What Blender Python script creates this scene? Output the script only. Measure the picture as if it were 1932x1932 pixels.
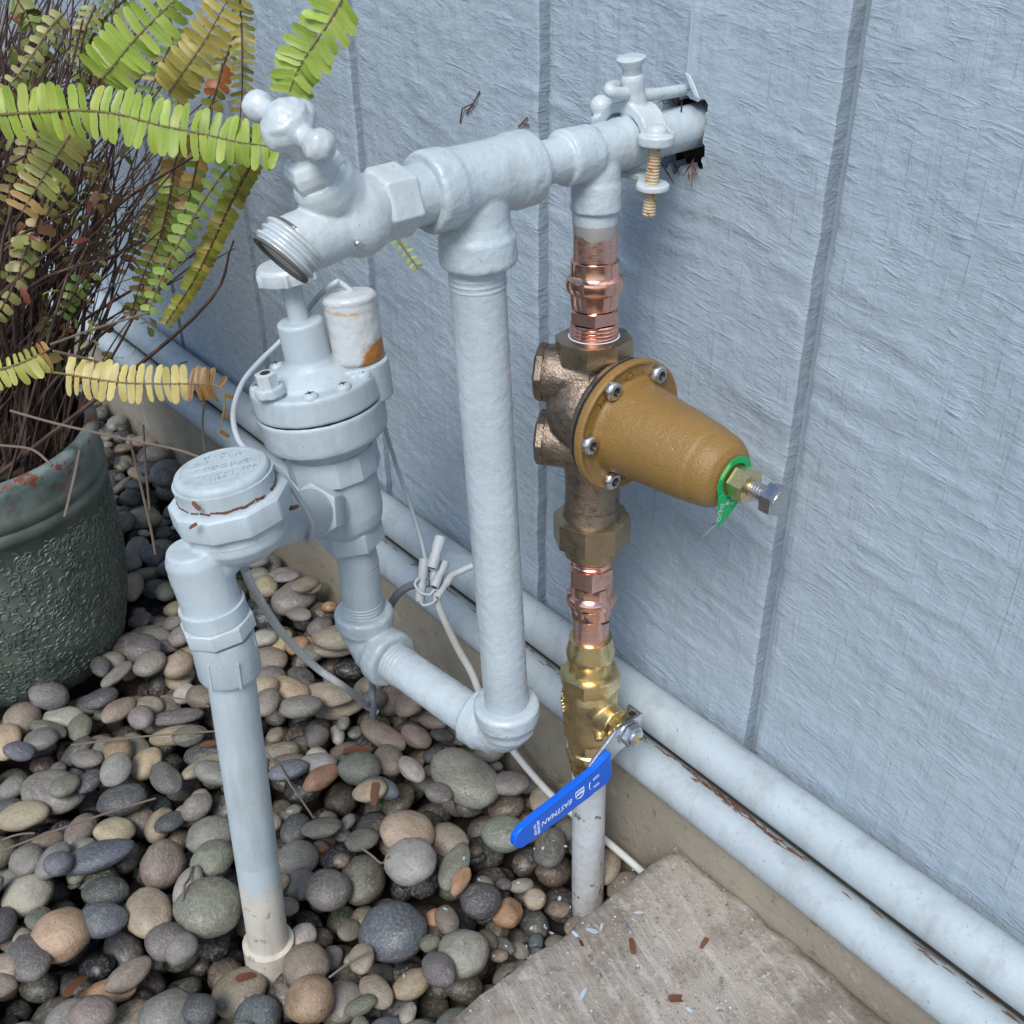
import bpy, bmesh, math, random
import numpy as np
from mathutils import Vector as V, Matrix, noise

random.seed(7); rng = np.random.default_rng(7)
for o in list(bpy.data.objects): bpy.data.objects.remove(o)
sc = bpy.context.scene
COL = sc.collection
R = math.radians

# ------------------------------------------------------------------ camera
YAW, PITCH, ROLL, FPX = 0.8793, 0.5804, -0.01272, 2050.0      # solved from the siding grooves (0.203 m apart)
CAM = V((0.0, -0.436, 0.62))
_f = V((-math.sin(YAW)*math.cos(PITCH), math.cos(YAW)*math.cos(PITCH), -math.sin(PITCH)))
_r0 = V((math.cos(YAW), math.sin(YAW), 0)); _u0 = _r0.cross(_f)
_r = _r0*math.cos(ROLL) + _u0*math.sin(ROLL); _u = _u0*math.cos(ROLL) - _r0*math.sin(ROLL)
cd = bpy.data.cameras.new('camera'); cam = bpy.data.objects.new('camera', cd); COL.objects.link(cam)
cd.sensor_width = 36; cd.lens = 36*FPX/1932; cd.clip_start = .01; cd.clip_end = 200
cam.matrix_world = Matrix(((_r.x, _u.x, -_f.x, CAM.x), (_r.y, _u.y, -_f.y, CAM.y), (_r.z, _u.z, -_f.z, CAM.z), (0, 0, 0, 1)))
sc.camera = cam

# ------------------------------------------------------------------ light
SUN_EL, SUN_AZ = R(52), R(146)           # azimuth clockwise from +y (north)
w = bpy.data.worlds.new('World'); sc.world = w; w.use_nodes = True
nt = w.node_tree; bg = nt.nodes['Background']
sky = nt.nodes.new('ShaderNodeTexSky'); sky.sky_type = 'NISHITA'; sky.sun_disc = False
sky.sun_elevation = SUN_EL; sky.sun_rotation = SUN_AZ; sky.air_density = 1.0; sky.dust_density = 0.8; sky.ozone_density = 1.2
nt.links.new(sky.outputs[0], bg.inputs[0]); bg.inputs[1].default_value = 0.105
sd = bpy.data.lights.new('sun', 'SUN'); sun = bpy.data.objects.new('sun', sd); COL.objects.link(sun)
sd.energy = 2.1; sd.angle = R(26); sd.color = (1.0, .975, .94)
sdir = V((math.sin(SUN_AZ)*math.cos(SUN_EL), math.cos(SUN_AZ)*math.cos(SUN_EL), math.sin(SUN_EL)))
sun.rotation_euler = sdir.to_track_quat('Z', 'Y').to_euler(); sun.location = (2, -2, 3)
vs = sc.view_settings; vs.view_transform = 'Standard'; vs.look = 'None'; vs.gamma = 1; vs.exposure = 0.62
sc.render.engine = 'CYCLES'
sc.cycles.use_denoising = True; sc.cycles.max_bounces = 6; sc.cycles.diffuse_bounces = 3; sc.cycles.glossy_bounces = 3; sc.cycles.use_adaptive_sampling = True; sc.cycles.adaptive_threshold = .02
sc.cycles.sample_clamp_indirect = 6

# ------------------------------------------------------------------ picture point -> place in the world
def ray(px, py): return _f + _r*((px-966)/FPX) - _u*((py-966)/FPX)
def AX(px, py, x): d = ray(px, py); return CAM + d*((x-CAM.x)/d.x)
def AY(px, py, y): d = ray(px, py); return CAM + d*((y-CAM.y)/d.y)
def AZ(px, py, z): d = ray(px, py); return CAM + d*((z-CAM.z)/d.z)
def AW(px, py, w): return CAM + ray(px, py)*w

# ------------------------------------------------------------------ mesh helpers
def frame(ax, ref=None):
    ax = V(ax).normalized()
    ref = V(ref) if ref is not None else (V((0, 0, 1)) if abs(ax.z) < .9 else V((0, -1, 0)))
    e1 = (ref - ax*ref.dot(ax)).normalized(); return e1, ax.cross(e1), ax

class MB:
    def __init__(s): s.v = []; s.f = []
    def ring(s, c, e1, e2, r, n, rot=0):
        i = len(s.v)
        for k in range(n):
            a = 2*math.pi*k/n + rot
            s.v.append(tuple(c + e1*(r*math.cos(a)) + e2*(r*math.sin(a))))
        return i
    def skin(s, a, b, n):
        for k in range(n): s.f.append((a+k, a+(k+1) % n, b+(k+1) % n, b+k))
    def lathe(s, prof, P, ax, n=32, ref=None, rot=0, caps=True):
        e1, e2, a = frame(ax, ref); P = V(P); last = None; first = None
        for t, r in prof:
            i = s.ring(P + a*t, e1, e2, max(r, 1e-5), n, rot)
            if last is not None: s.skin(last, i, n)
            else: first = i
            last = i
        if caps:
            s.f.append(tuple(range(first+n-1, first-1, -1))); s.f.append(tuple(range(last, last+n)))
        return s
    def cyl(s, a, b, r, n=32, r2=None, **k):
        a, b = V(a), V(b); L = (b-a).length
        return s.lathe([(0, r), (L, r2 or r)], a, b-a, n, **k)
    def hexa(s, a, b, r, n=6, ch=.12, rot=0, ref=None):     # nut with chamfered corners; r = across corners / 2
        a, b = V(a), V(b); L = (b-a).length; c = ch*r
        return s.lathe([(0, r-c), (c*.6, r), (L-c*.6, r), (L, r-c)], a, b-a, n, rot=rot, ref=ref)
    def tube(s, pts, r, n=10, caps=True):
        pts = [V(p) for p in pts]; m = len(pts); rr = r if isinstance(r, (list, tuple)) else [r]*m
        t = (pts[1]-pts[0]).normalized(); e1, e2, _ = frame(t); last = None
        for i, p in enumerate(pts):
            t2 = (pts[min(i+1, m-1)]-pts[max(i-1, 0)]).normalized()
            e1 = (e1 - t2*e1.dot(t2)).normalized(); e2 = t2.cross(e1)
            k = s.ring(p, e1, e2, rr[i], n)
            if last is not None: s.skin(last, k, n)
            else: first = k
            last = k
        if caps:
            s.f.append(tuple(range(first+n-1, first-1, -1))); s.f.append(tuple(range(last, last+n)))
        return s
    def ball(s, c, r, ax=(0, 0, 1), n=20, m=10, sq=1.0):
        prof = [(-r*sq*math.cos(math.pi*k/m), r*math.sin(math.pi*k/m)) for k in range(m+1)]
        return s.lathe(prof, c, ax, n)
    def box(s, c, ex, ey, ez):                              # half vectors
        c, ex, ey, ez = V(c), V(ex), V(ey), V(ez); i = len(s.v)
        for dz in (-1, 1):
            for dx, dy in ((-1, -1), (1, -1), (1, 1), (-1, 1)): s.v.append(tuple(c+ex*dx+ey*dy+ez*dz))
        s.f += [tuple(i+k for k in q) for q in ((3, 2, 1, 0), (4, 5, 6, 7), (0, 1, 5, 4), (1, 2, 6, 5), (2, 3, 7, 6), (3, 0, 4, 7))]
        return s
    def prism(s, poly, O, ex, ey, en, th):                  # outline swept from -th/2 to th/2
        O, ex, ey, en = V(O), V(ex), V(ey), V(en); n = len(poly); i = len(s.v)
        for d in (-th/2, th/2):
            for x, y in poly: s.v.append(tuple(O+ex*x+ey*y+en*d))
        s.f.append(tuple(range(i+n-1, i-1, -1))); s.f.append(tuple(range(i+n, i+2*n))); s.skin(i, i+n, n)
        return s
    def thread(s, a, b, r, depth, pitch, n=28):             # ridged rod
        a, b = V(a), V(b); L = (b-a).length; k = max(2, int(L/pitch)); pr = []
        for i in range(k):
            t = L*i/k; d = L/k
            pr += [(t, r-depth), (t+d*.3, r), (t+d*.55, r), (t+d*.85, r-depth)]
        pr.append((L, r-depth)); return s.lathe(pr, a, b-a, n)
    def mesh(s, name):
        me = bpy.data.meshes.new(name); me.from_pydata([tuple(v) for v in s.v], [], s.f)
        bm = bmesh.new(); bm.from_mesh(me); bmesh.ops.recalc_face_normals(bm, faces=bm.faces); bm.to_mesh(me); bm.free()
        return me
    def build(s, name, mat, parent=None, ang=38, bevel=0): return link(name, shade(s.mesh(name), ang, bevel), mat, parent)

def shade(me, ang=38, bevel=0):
    bm = bmesh.new(); bm.from_mesh(me)
    if bevel:
        es = [e for e in bm.edges if len(e.link_faces) == 2 and e.calc_face_angle(0) > R(30)]
        bmesh.ops.bevel(bm, geom=es, offset=bevel, segments=2, profile=.6, affect='EDGES', clamp_overlap=True)
    for f in bm.faces: f.smooth = True
    for e in bm.edges: e.smooth = not (len(e.link_faces) == 2 and e.calc_face_angle(0) > R(ang))
    bm.to_mesh(me); bm.free(); return me

def link(name, me, mat, parent=None):
    o = bpy.data.objects.new(name, me); COL.objects.link(o)
    if mat is not None and not me.materials: me.materials.append(mat)
    if parent is not None: adopt(o, parent)
    return o
def adopt(o, p):
    o.parent = p; o.matrix_parent_inverse = Matrix.Translation(p.location).inverted() if p.type == 'EMPTY' else Matrix.Identity(4)

def fuse(mb, voxel=.0008, it=6, lump=0.0, lsc=120):         # blend overlapping solids into one cast body
    me = mb.mesh('tmp'); o = bpy.data.objects.new('tmp', me); COL.objects.link(o)
    m = o.modifiers.new('r', 'REMESH'); m.mode = 'VOXEL'; m.voxel_size = voxel; m.use_smooth_shade = True
    m2 = o.modifiers.new('s', 'SMOOTH'); m2.factor = .5; m2.iterations = it
    dg = bpy.context.evaluated_depsgraph_get()
    out = bpy.data.meshes.new_from_object(o.evaluated_get(dg), depsgraph=dg)
    bpy.data.objects.remove(o); bpy.data.meshes.remove(me)
    if lump:
        k = len(out.vertices); co = np.empty(k*3, np.float32); no = np.empty(k*3, np.float32)
        out.vertices.foreach_get('co', co); out.vertex_normals.foreach_get('vector', no); co = co.reshape(-1, 3); no = no.reshape(-1, 3)
        nz = np.array([noise.noise(V(c)*lsc)*lump + noise.noise(V(c)*lsc*2.6)*lump*.5 for c in co.tolist()], np.float32)
        out.vertices.foreach_set('co', (co+no*nz[:, None]).ravel())
    out.polygons.foreach_set('use_smooth', [True]*len(out.polygons)); out.materials.clear()
    return out

def thing(name, label, cat, loc=(0, 0, 0), group=None):
    o = bpy.data.objects.new(name, None); COL.objects.link(o); o.location = loc; o.empty_display_size = .02
    return tag(o, label, cat, group)
def tag(o, label, cat, group=None):
    o['label'] = label; o['category'] = cat
    if group: o['group'] = group
    return o

def text_mesh(s, size, O, ex, ey, en, ext=.0003, shear=0, bold=0, align='CENTER'):
    cu = bpy.data.curves.new('t', 'FONT'); cu.body = s; cu.size = size; cu.extrude = ext/2; cu.align_x = align; cu.align_y = 'CENTER'
    cu.shear = shear; cu.offset = bold; cu.resolution_u = 2
    o = bpy.data.objects.new('t', cu); COL.objects.link(o)
    dg = bpy.context.evaluated_depsgraph_get(); me = bpy.data.meshes.new_from_object(o.evaluated_get(dg), depsgraph=dg)
    bpy.data.objects.remove(o); me.materials.clear()
    ex, ey, en, O = V(ex), V(ey), V(en), V(O)
    me.transform(Matrix(((ex.x, ey.x, en.x, O.x), (ex.y, ey.y, en.y, O.y), (ex.z, ey.z, en.z, O.z), (0, 0, 0, 1))))
    return me

def spline(pts, k=8):                                        # Catmull-Rom through points
    P = [V(p) for p in pts]; P = [P[0]*2-P[1]] + P + [P[-1]*2-P[-2]]; out = []
    for i in range(1, len(P)-2):
        a, b, c, d = P[i-1:i+3]
        for j in range(k):
            t = j/k; out.append(.5*((2*b)+(c-a)*t+(2*a-5*b+4*c-d)*t*t+(3*b-a-3*c+d)*t**3))
    out.append(P[-2]); return out

def vn(x, y, seed=0):                                        # lattice noise for arrays, -1..1
    x = np.asarray(x, float); y = np.asarray(y, float); xi = np.floor(x).astype(np.int64); yi = np.floor(y).astype(np.int64); fx = x-xi; fy = y-yi
    def h(a, b):
        n = (a*374761393 + b*668265263 + seed*974711) & 0x7fffffff; n = ((n ^ (n >> 13))*1274126177) & 0x7fffffff
        return ((n ^ (n >> 16)) & 0xffff)/32767.5 - 1
    u = fx*fx*(3-2*fx); v = fy*fy*(3-2*fy)
    return (h(xi, yi)*(1-u)+h(xi+1, yi)*u)*(1-v) + (h(xi, yi+1)*(1-u)+h(xi+1, yi+1)*u)*v

# ------------------------------------------------------------------ materials
def mat(name, col, rough=.5, metal=0, spec=.5):
    m = bpy.data.materials.new(name); m.use_nodes = True; b = m.node_tree.nodes['Principled BSDF']
    b.inputs['Base Color'].default_value = (*col, 1); b.inputs['Roughness'].default_value = rough
    b.inputs['Metallic'].default_value = metal; b.inputs['Specular IOR Level'].default_value = spec
    return m
class NT:
    def __init__(s, m): s.t = m.node_tree; s.b = s.t.nodes['Principled BSDF']
    def n(s, typ, **k):
        x = s.t.nodes.new('ShaderNode'+typ)
        for a, v in k.items():
            if a.startswith('i_'): x.inputs[a[2:].replace('_', ' ')].default_value = v
            else: setattr(x, a, v)
        return x
    def l(s, a, b): s.t.links.new(a, b)
    def coord(s, scale=(1, 1, 1), rot=(0, 0, 0), obj_random=False):
        tc = s.n('TexCoord'); mp = s.n('Mapping'); mp.inputs['Rotation'].default_value = rot
        if any(rot): mp.vector_type = 'TEXTURE'; scale = tuple(1/k for k in scale)
        mp.inputs['Scale'].default_value = scale
        s.l(tc.outputs['Object'], mp.inputs['Vector'])
        if obj_random:
            oi = s.n('ObjectInfo'); mul = s.n('Math', operation='MULTIPLY'); mul.inputs[1].default_value = 37; s.l(oi.outputs['Random'], mul.inputs[0])
            cx = s.n('CombineXYZ')
            for i in range(3): s.l(mul.outputs[0], cx.inputs[i])
            s.l(cx.outputs[0], mp.inputs['Location'])
        return mp.outputs[0]
    def noise(s, vec, scale, detail=3, rough=.55, dist=0):
        x = s.n('TexNoise'); x.inputs['Scale'].default_value = scale; x.inputs['Detail'].default_value = detail
        x.inputs['Roughness'].default_value = rough; x.inputs['Distortion'].default_value = dist; s.l(vec, x.inputs['Vector']); return x.outputs[0]
    def voro(s, vec, scale, feat='F1'):
        x = s.n('TexVoronoi', feature=feat); x.inputs['Scale'].default_value = scale; s.l(vec, x.inputs['Vector']); return x.outputs['Distance']
    def ramp(s, fac, stops):
        x = s.n('ValToRGB'); e = x.color_ramp.elements
        while len(e) < len(stops): e.new(.5)
        for k, (p, c) in enumerate(stops): e[k].position = p; e[k].color = (*c, 1) if len(c) == 3 else c
        s.l(fac, x.inputs[0]); return x.outputs[0]
    def g(s, fac, a, b): return s.ramp(fac, [(a, (0, 0, 0)), (b, (1, 1, 1))])
    def mix(s, fac, a, b, mode='MIX'):
        x = s.n('Mix', data_type='RGBA', blend_type=mode)
        for sock, v in ((x.inputs[0], fac), (x.inputs[6], a), (x.inputs[7], b)):
            if hasattr(v, 'is_linked'): s.l(v, sock)
            elif isinstance(v, (int, float)): sock.default_value = v
            else: sock.default_value = (*v, 1)
        return x.outputs[2]
    def math(s, op, a, b=None):
        x = s.n('Math', operation=op)
        for i, v in enumerate((a, b)):
            if v is None: continue
            if hasattr(v, 'is_linked'): s.l(v, x.inputs[i])
            else: x.inputs[i].default_value = v
        return x.outputs[0]
    def bump(s, h, strength=.5, dist=.001, prev=None):
        x = s.n('Bump'); x.inputs['Strength'].default_value = strength; x.inputs['Distance'].default_value = dist; s.l(h, x.inputs['Height'])
        if prev is not None: s.l(prev, x.inputs['Normal'])
        return x.outputs[0]
    def set(s, **k):
        for a, v in k.items(): s.l(v, s.b.inputs[a.replace('_', ' ')])

def painted(name, col, dirt=.35, lump=.0005, scale=160, rough=.42, col2=None, chips=None):
    m = mat(name, col, rough); n = NT(m); c = n.coord()
    big = n.noise(c, 18, 4); a = n.mix(n.g(big, .35, .7), tuple(x*.90 for x in col), tuple(min(1, x*1.06) for x in col))
    sp = n.noise(c, 330, 4, .75); a = n.mix(n.math('MULTIPLY', n.g(sp, .65, .70), dirt), a, (.10, .09, .075))
    st = n.noise(n.coord((60, 60, 9)), 1.0, 5, .65); a = n.mix(n.math('MULTIPLY', n.g(st, .50, .75), dirt*.75), a, tuple(x*.55 for x in (col[0]*1.05, col[1], col[2]*.9)))
    if chips: a = n.mix(n.g(n.noise(c, 95, 5, .6), chips[0], chips[0]+.02), a, chips[1])
    h = n.noise(c, scale, 4, .6); h2 = n.noise(c, scale*5, 2)
    n.set(Base_Color=a, Normal=n.bump(h2, .25, lump*.4, n.bump(h, .7, lump)))
    rr = n.ramp(n.noise(c, 90, 3), [(.3, (rough-.1,)*3), (.75, (rough+.18,)*3)]); n.set(Roughness=rr)
    return m

M = {}
PIPE = (.465, .535, .57)
M['pipe'] = painted('grey_blue_pipe_paint', PIPE, dirt=.55, lump=.0008, scale=210, rough=.28)
M['pipe_smooth'] = painted('grey_blue_plastic_paint', (.455, .525, .56), dirt=.7, lump=.0004, scale=150, rough=.42)
M['bibb'] = painted('grey_white_tap_paint', (.525, .585, .605), dirt=.7, lump=.0006, rough=.3)
M['longpipe'] = painted('grey_pipe_paint_dusty', (.415, .48, .515), dirt=.85, lump=.0006, scale=300, rough=.5)
M['wire'] = painted('painted_wire', (.46, .50, .53), dirt=.5, lump=.0002, rough=.5)
M['cable'] = painted('dusty_cable', (.58, .59, .56), dirt=.6, lump=.0003, rough=.55)
M['darkcable'] = painted('dark_cable', (.17, .185, .21), dirt=.3, lump=.0002, rough=.5)
M['white_pipe'] = painted('bare_white_pipe', (.60, .56, .48), dirt=1.0, lump=.0003, rough=.5, chips=(.63, (.36, .31, .23)))
M['stucco_riser'] = painted('scuffed_white_riser', (.56, .575, .58), dirt=1.0, lump=.0006, rough=.55, chips=(.62, (.20, .17, .13)))

def wall_paint():
    col = (.355, .425, .485)
    m = mat('blue_grey_siding_paint', col, .42); n = NT(m); c = n.coord()
    a = n.mix(n.noise(c, 7, 4), tuple(x*.93 for x in col), tuple(x*1.07 for x in col))
    sp = n.noise(c, 300, 3, .7); a = n.mix(n.math('MULTIPLY', n.g(sp, .70, .75), .35), a, (.12, .11, .10))
    wob = n.noise(c, 40, 3)
    gr = n.g(n.noise(n.coord((360, 90, 16)), 1, 4, .6, .5), .54, .80)              # sparse raised strokes up the grain
    bd_ = n.g(n.noise(n.coord((40, 40, 230), (0, R(9), 0)), 1, 4, .6, 1.2), .50, .78)   # saw marks across it
    soft = n.noise(n.coord((85, 85, 120)), 1, 4, .55); fine = n.noise(c, 330, 3, .55)
    mk = n.g(wob, .38, .62)
    h = n.math('ADD', n.math('MULTIPLY', n.math('MULTIPLY', gr, n.math('SUBTRACT', 1.15, mk)), .55), n.math('ADD', n.math('MULTIPLY', n.math('MULTIPLY', bd_, n.math('ADD', mk, .25)), .6), n.math('ADD', n.math('MULTIPLY', soft, 1.7), n.math('MULTIPLY', fine, .22))))
    drip = n.g(n.voro(n.coord((95, 95, 70)), 1), .20, .04)
    b1 = n.bump(h, .62, .0013); b2 = n.bump(drip, .6, .0007, b1)
    n.set(Base_Color=a, Normal=b2)
    n.set(Roughness=n.ramp(n.noise(c, 130, 3), [(.3, (.17,)*3), (.75, (.38,)*3)]))
    return m
M['wall'] = wall_paint()
M['groove'] = painted('groove_paint', (.355, .425, .485), dirt=.6, lump=.0003, scale=140, rough=.45)
M['sheath'] = mat('dim_hollow_sheathing', (.06, .045, .03), .9)  # dimness inside the wall hole is put into this dark colour
M['bore'] = mat('tap_bore', (.10, .095, .085), .7)
M['dark'] = mat('dark_cavity', (.02, .018, .015), .9)

def metal(name, col, rough, bump=.0, bscale=600, spot=None, streak=False):
    m = mat(name, col, rough, 1.0); n = NT(m); c = n.coord()
    a = n.mix(n.noise(c, 60, 4), tuple(x*.82 for x in col), tuple(min(1, x*1.08) for x in col))
    if spot: a = n.mix(n.g(n.noise(c, spot[0], 5, .65), spot[1], spot[1]+.12), a, spot[2])
    n.set(Base_Color=a)
    n.set(Roughness=n.ramp(n.noise(n.coord((300, 300, 1500)) if streak else c, 1 if streak else 160, 4), [(.3, (max(.05, rough-.1),)*3), (.7, (rough+.14,)*3)]))
    if bump: n.set(Normal=n.bump(n.noise(c, bscale, 3, .6), .8, bump))
    return m
M['copper'] = metal('fresh_copper', (.90, .50, .39), .17, 0, 350, None, False)
M['copper_worn'] = metal('sanded_copper', (.86, .52, .44), .30, .00004, 500, None, True)
M['solder'] = mat('grey_solder', (.42, .40, .38), .45, .5)
M['bronze'] = metal('cast_bronze', (.34, .27, .21), .42, .0006, 900, (140, .5, (.23, .17, .125)))
M['bronze_nut'] = metal('machined_bronze', (.46, .36, .24), .33, .00015, 700, (70, .55, (.34, .25, .16)))
M['brass'] = metal('yellow_brass', (.82, .65, .34), .26, .00006, 420, None)
M['brass_cast'] = metal('cast_brass', (.78, .61, .32), .35, .0003, 900, None)
M['steel'] = metal('stainless', (.60, .59, .57), .26, .00005, 400)
M['spout'] = painted('worn_spout_paint', (.50, .53, .55), dirt=1.0, lump=.0004, rough=.34, chips=(.56, (.30, .29, .28)))
M['spout'].node_tree.nodes['Principled BSDF'].inputs['Metallic'].default_value = .35
M['zinc'] = metal('zinc_plate', (.63, .65, .66), .25, .00006, 300)
def rusty(name, base, lo, metal_=0, amt=.52):
    m = mat(name, base, .6, metal_); n = NT(m); c = n.coord()
    k = n.noise(c, 130, 5, .7); a = n.mix(n.g(k, amt, amt+.12), base, (.42, .17, .04)); a = n.mix(n.g(n.noise(c, 260, 4), .6, .7), a, lo); n.set(Base_Color=a, Normal=n.bump(k, .5, .0004)); return m
M['rust_bolt'] = rusty('rusty_bolt', (.52, .42, .28), (.20, .09, .03), 0, .5)
def solenoid_paint():
    m = mat('rust_stained_paint', (.62, .62, .60), .35); n = NT(m); c = n.coord()
    tc = n.n('TexCoord'); sp = n.n('SeparateXYZ'); n.l(tc.outputs['Generated'], sp.inputs[0])
    nz = n.noise(c, 120, 5, .65)
    lowx = n.math('MULTIPLY', n.math('SUBTRACT', n.math('ADD', n.math('MULTIPLY', sp.outputs[0], .64), n.math('MULTIPLY', sp.outputs[1], .77)), .74), 4.0)
    low = n.math('MAXIMUM', n.math('MULTIPLY', n.math('SUBTRACT', .5, sp.outputs[2]), 2.2), 0.0)
    f1 = n.g(n.math('ADD', n.math('MULTIPLY', lowx, low), n.math('MULTIPLY', nz, .55)), .42, .62)
    d = n.math('ABSOLUTE', n.math('SUBTRACT', sp.outputs[2], .80)); f2 = n.g(n.math('ADD', n.math('MULTIPLY', d, -5.0), nz), .38, .52)
    a = n.mix(n.math('MULTIPLY', f2, .8), (.52, .55, .555), (.50, .30, .12)); a = n.mix(f1, a, (.36, .15, .03))
    n.set(Base_Color=a, Normal=n.bump(nz, .5, .0005)); return m
M['solenoid'] = solenoid_paint()
def bell_paint():
    col = (.26, .150, .042); m = mat('ochre_enamel', col, .34); n = NT(m); c = n.coord()
    a = n.mix(n.noise(c, 50, 4), tuple(x*.86 for x in col), tuple(x*1.12 for x in col))
    a = n.mix(n.math('MULTIPLY', n.g(n.noise(n.coord((90, 200, 60)), 1, 4, .6), .70, .73), .8), a, (.33, .30, .26))
    n.set(Base_Color=a, Normal=n.bump(n.noise(c, 760, 4, .6), .9, .0006)); return m
M['ochre'] = bell_paint()
M['blue'] = mat('blue_vinyl', (.0, .115, .66), .33)
M['white_print'] = mat('white_print', (.72, .78, .85), .5)
M['green_tag'] = mat('green_tag', (.0, .36, .10), .4)
M['tag_print'] = mat('grey_green_print', (.35, .55, .45), .5)
M['black'] = mat('black_rubber', (.012, .012, .014), .5)
M['blue_tape'] = mat('white_thread_tape', (.62, .70, .82), .6)

def concrete(name, col, sc_, stain=.5, stri=False):
    m = mat(name, col, .85); n = NT(m); c = n.coord()
    a = n.mix(n.g(n.noise(c, 9*sc_, 5, .6), .3, .7), tuple(x*.72 for x in col), tuple(min(1, x*1.18) for x in col))
    a = n.mix(n.math('MULTIPLY', n.g(n.noise(c, 70*sc_, 5, .7), .58, .70), stain), a, (.13, .105, .08))
    a = n.mix(n.g(n.noise(c, 38*sc_, 5, .7), .60, .68), a, tuple(min(1, x*1.35) for x in col))
    a = n.mix(n.math('MULTIPLY', n.g(n.noise(c, 500*sc_, 2, .6), .64, .70), .8), a, (.10, .085, .07))
    h = n.noise(c, 150*sc_, 6, .7)
    nb = n.bump(h, .9, .0012)
    if stri:
        s1 = n.noise(n.coord((26, 210, 60), (0, 0, R(-14))), 1, 8, .72)
        blot = n.noise(c, 26, 5, .7)
        a = n.mix(n.math('MULTIPLY', n.g(s1, .50, .60), .55), a, (.58, .535, .485))
        a = n.mix(n.math('MULTIPLY', n.g(blot, .48, .62), .75), a, (.20, .16, .125))
        a = n.mix(n.math('MULTIPLY', n.g(n.noise(c, 210, 5, .75), .60, .66), .7), a, (.60, .57, .54))
        a = n.mix(n.math('MULTIPLY', n.g(n.noise(c, 120, 5, .75), .62, .67), .8), a, (.10, .08, .065))
        nb = n.bump(n.noise(c, 420, 5, .75), .9, .0012, n.bump(s1, .8, .0018, nb))
    n.set(Base_Color=a, Normal=nb); return m
M['slab'] = concrete('weathered_slab', (.41, .36, .305), 1.0, .8, True)
M['footing'] = concrete('footing_concrete', (.30, .265, .205), 1.1, .9)
def soil():
    m = mat('dark_soil', (.03, .024, .018), .95); n = NT(m); c = n.coord()
    k = n.noise(c, 120, 6, .7); n.set(Base_Color=n.mix(k, (.012, .010, .008), (.06, .045, .03)), Normal=n.bump(k, 1, .004)); return m
M['soil'] = soil()

def stone_mat(name, src):
    m = mat(name, (.2, .2, .2), .55); n = NT(m)
    if src == 'obj':
        oi = n.n('ObjectInfo'); base = oi.outputs['Color']; c = n.coord((.03, .03, .03), obj_random=True)
    else:
        at = n.n('VertexColor', layer_name='Col'); base = at.outputs['Color']; c = n.coord()
    c2 = c
    big = n.noise(c2, 45, 4, .6); a = n.mix(n.math('MULTIPLY', n.g(big, .40, .66), .75), base, n.mix(1.0, base, (.62, .60, .58), 'MULTIPLY'))
    a = n.mix(n.math('MULTIPLY', n.g(n.noise(c2, 60, 5, .7, 1.5), .54, .64), .55), a, n.mix(.35, base, (.55, .45, .32)))
    fine = n.noise(c2, 420, 3, .7); a = n.mix(n.math('MULTIPLY', n.g(fine, .5, .72), .45), a, (.42, .39, .34))
    a = n.mix(n.math('MULTIPLY', n.g(n.noise(c2, 300, 3, .6), .63, .70), .75), a, (.03, .027, .024))
    h = n.math('ADD', n.noise(c2, 240, 5, .65), n.math('MULTIPLY', n.noise(c2, 60, 3), 1.2))
    n.set(Base_Color=a, Normal=n.bump(h, .55, .0013))
    n.set(Roughness=n.ramp(n.noise(c2, 50, 3), [(.3, (.30,)*3), (.7, (.58,)*3)]))
    return m
M['stone'] = stone_mat('river_stone', 'obj'); M['stone_bed'] = stone_mat('river_stone_bed', 'vc')

def leaf_mat(name, src):
    m = mat(name, (.2, .3, .05), .42); n = NT(m); t = n.t
    base = n.n('ObjectInfo').outputs['Color'] if src == 'obj' else n.n('VertexColor', layer_name='Col').outputs['Color']
    c = n.coord(obj_random=False)
    a = n.mix(n.math('MULTIPLY', n.g(n.noise(c, 160 if src != 'obj' else 2.2, 4, .6), .5, .75), .35), base, n.mix(1.0, base, (1.25, .85, .5), 'MULTIPLY'))
    if src == 'obj':
        tc = n.n('TexCoord'); sp = n.n('SeparateXYZ'); n.l(tc.outputs['Object'], sp.inputs[0]); ay = n.math('ABSOLUTE', sp.outputs[1])
        a = n.mix(n.math('MULTIPLY', n.g(ay, .030, .008), .55), a, n.mix(.4, base, (.55, .55, .22)))
        oi = n.n('ObjectInfo'); cc = n.coord((1, 1, 1), obj_random=True)
        a = n.mix(n.math('MULTIPLY', n.g(n.noise(cc, 5.5, 4, .7), .66, .72), .7), a, (.20, .09, .025))
        a = n.mix(n.math('MULTIPLY', n.g(n.noise(cc, 1.3, 3, .6), .5, .7), .28), a, n.mix(1.0, base, (.55, .62, .5), 'MULTIPLY'))
    n.set(Base_Color=a)
    tr = n.n('BsdfTranslucent'); n.l(a, tr.inputs['Color']); mx = n.n('MixShader'); mx.inputs[0].default_value = .32
    out = t.nodes['Material Output']; n.l(n.b.outputs[0], mx.inputs[1]); n.l(tr.outputs[0], mx.inputs[2]); n.l(mx.outputs[0], out.inputs['Surface'])
    return m
M['leaf'] = leaf_mat('fern_leaflet', 'obj'); M['leafbed'] = leaf_mat('fern_foliage', 'vc')
M['stem'] = mat('dead_stem', (.03, .02, .014), .7)
_n = NT(M['stem']); _n.set(Base_Color=_n.ramp(_n.noise(_n.coord((90, 90, 9)), 1, 3), [(.3, (.014, .008, .006)), (.5, (.045, .022, .014)), (.62, (.085, .040, .024)), (.8, (.11, .075, .05))]))
M['rachis'] = mat('leaf_stalk', (.16, .13, .05), .6)
M['litter'] = mat('dry_litter', (.13, .05, .024), .8)
M['twig'] = mat('dry_twig', (.16, .125, .095), .85)
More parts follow.
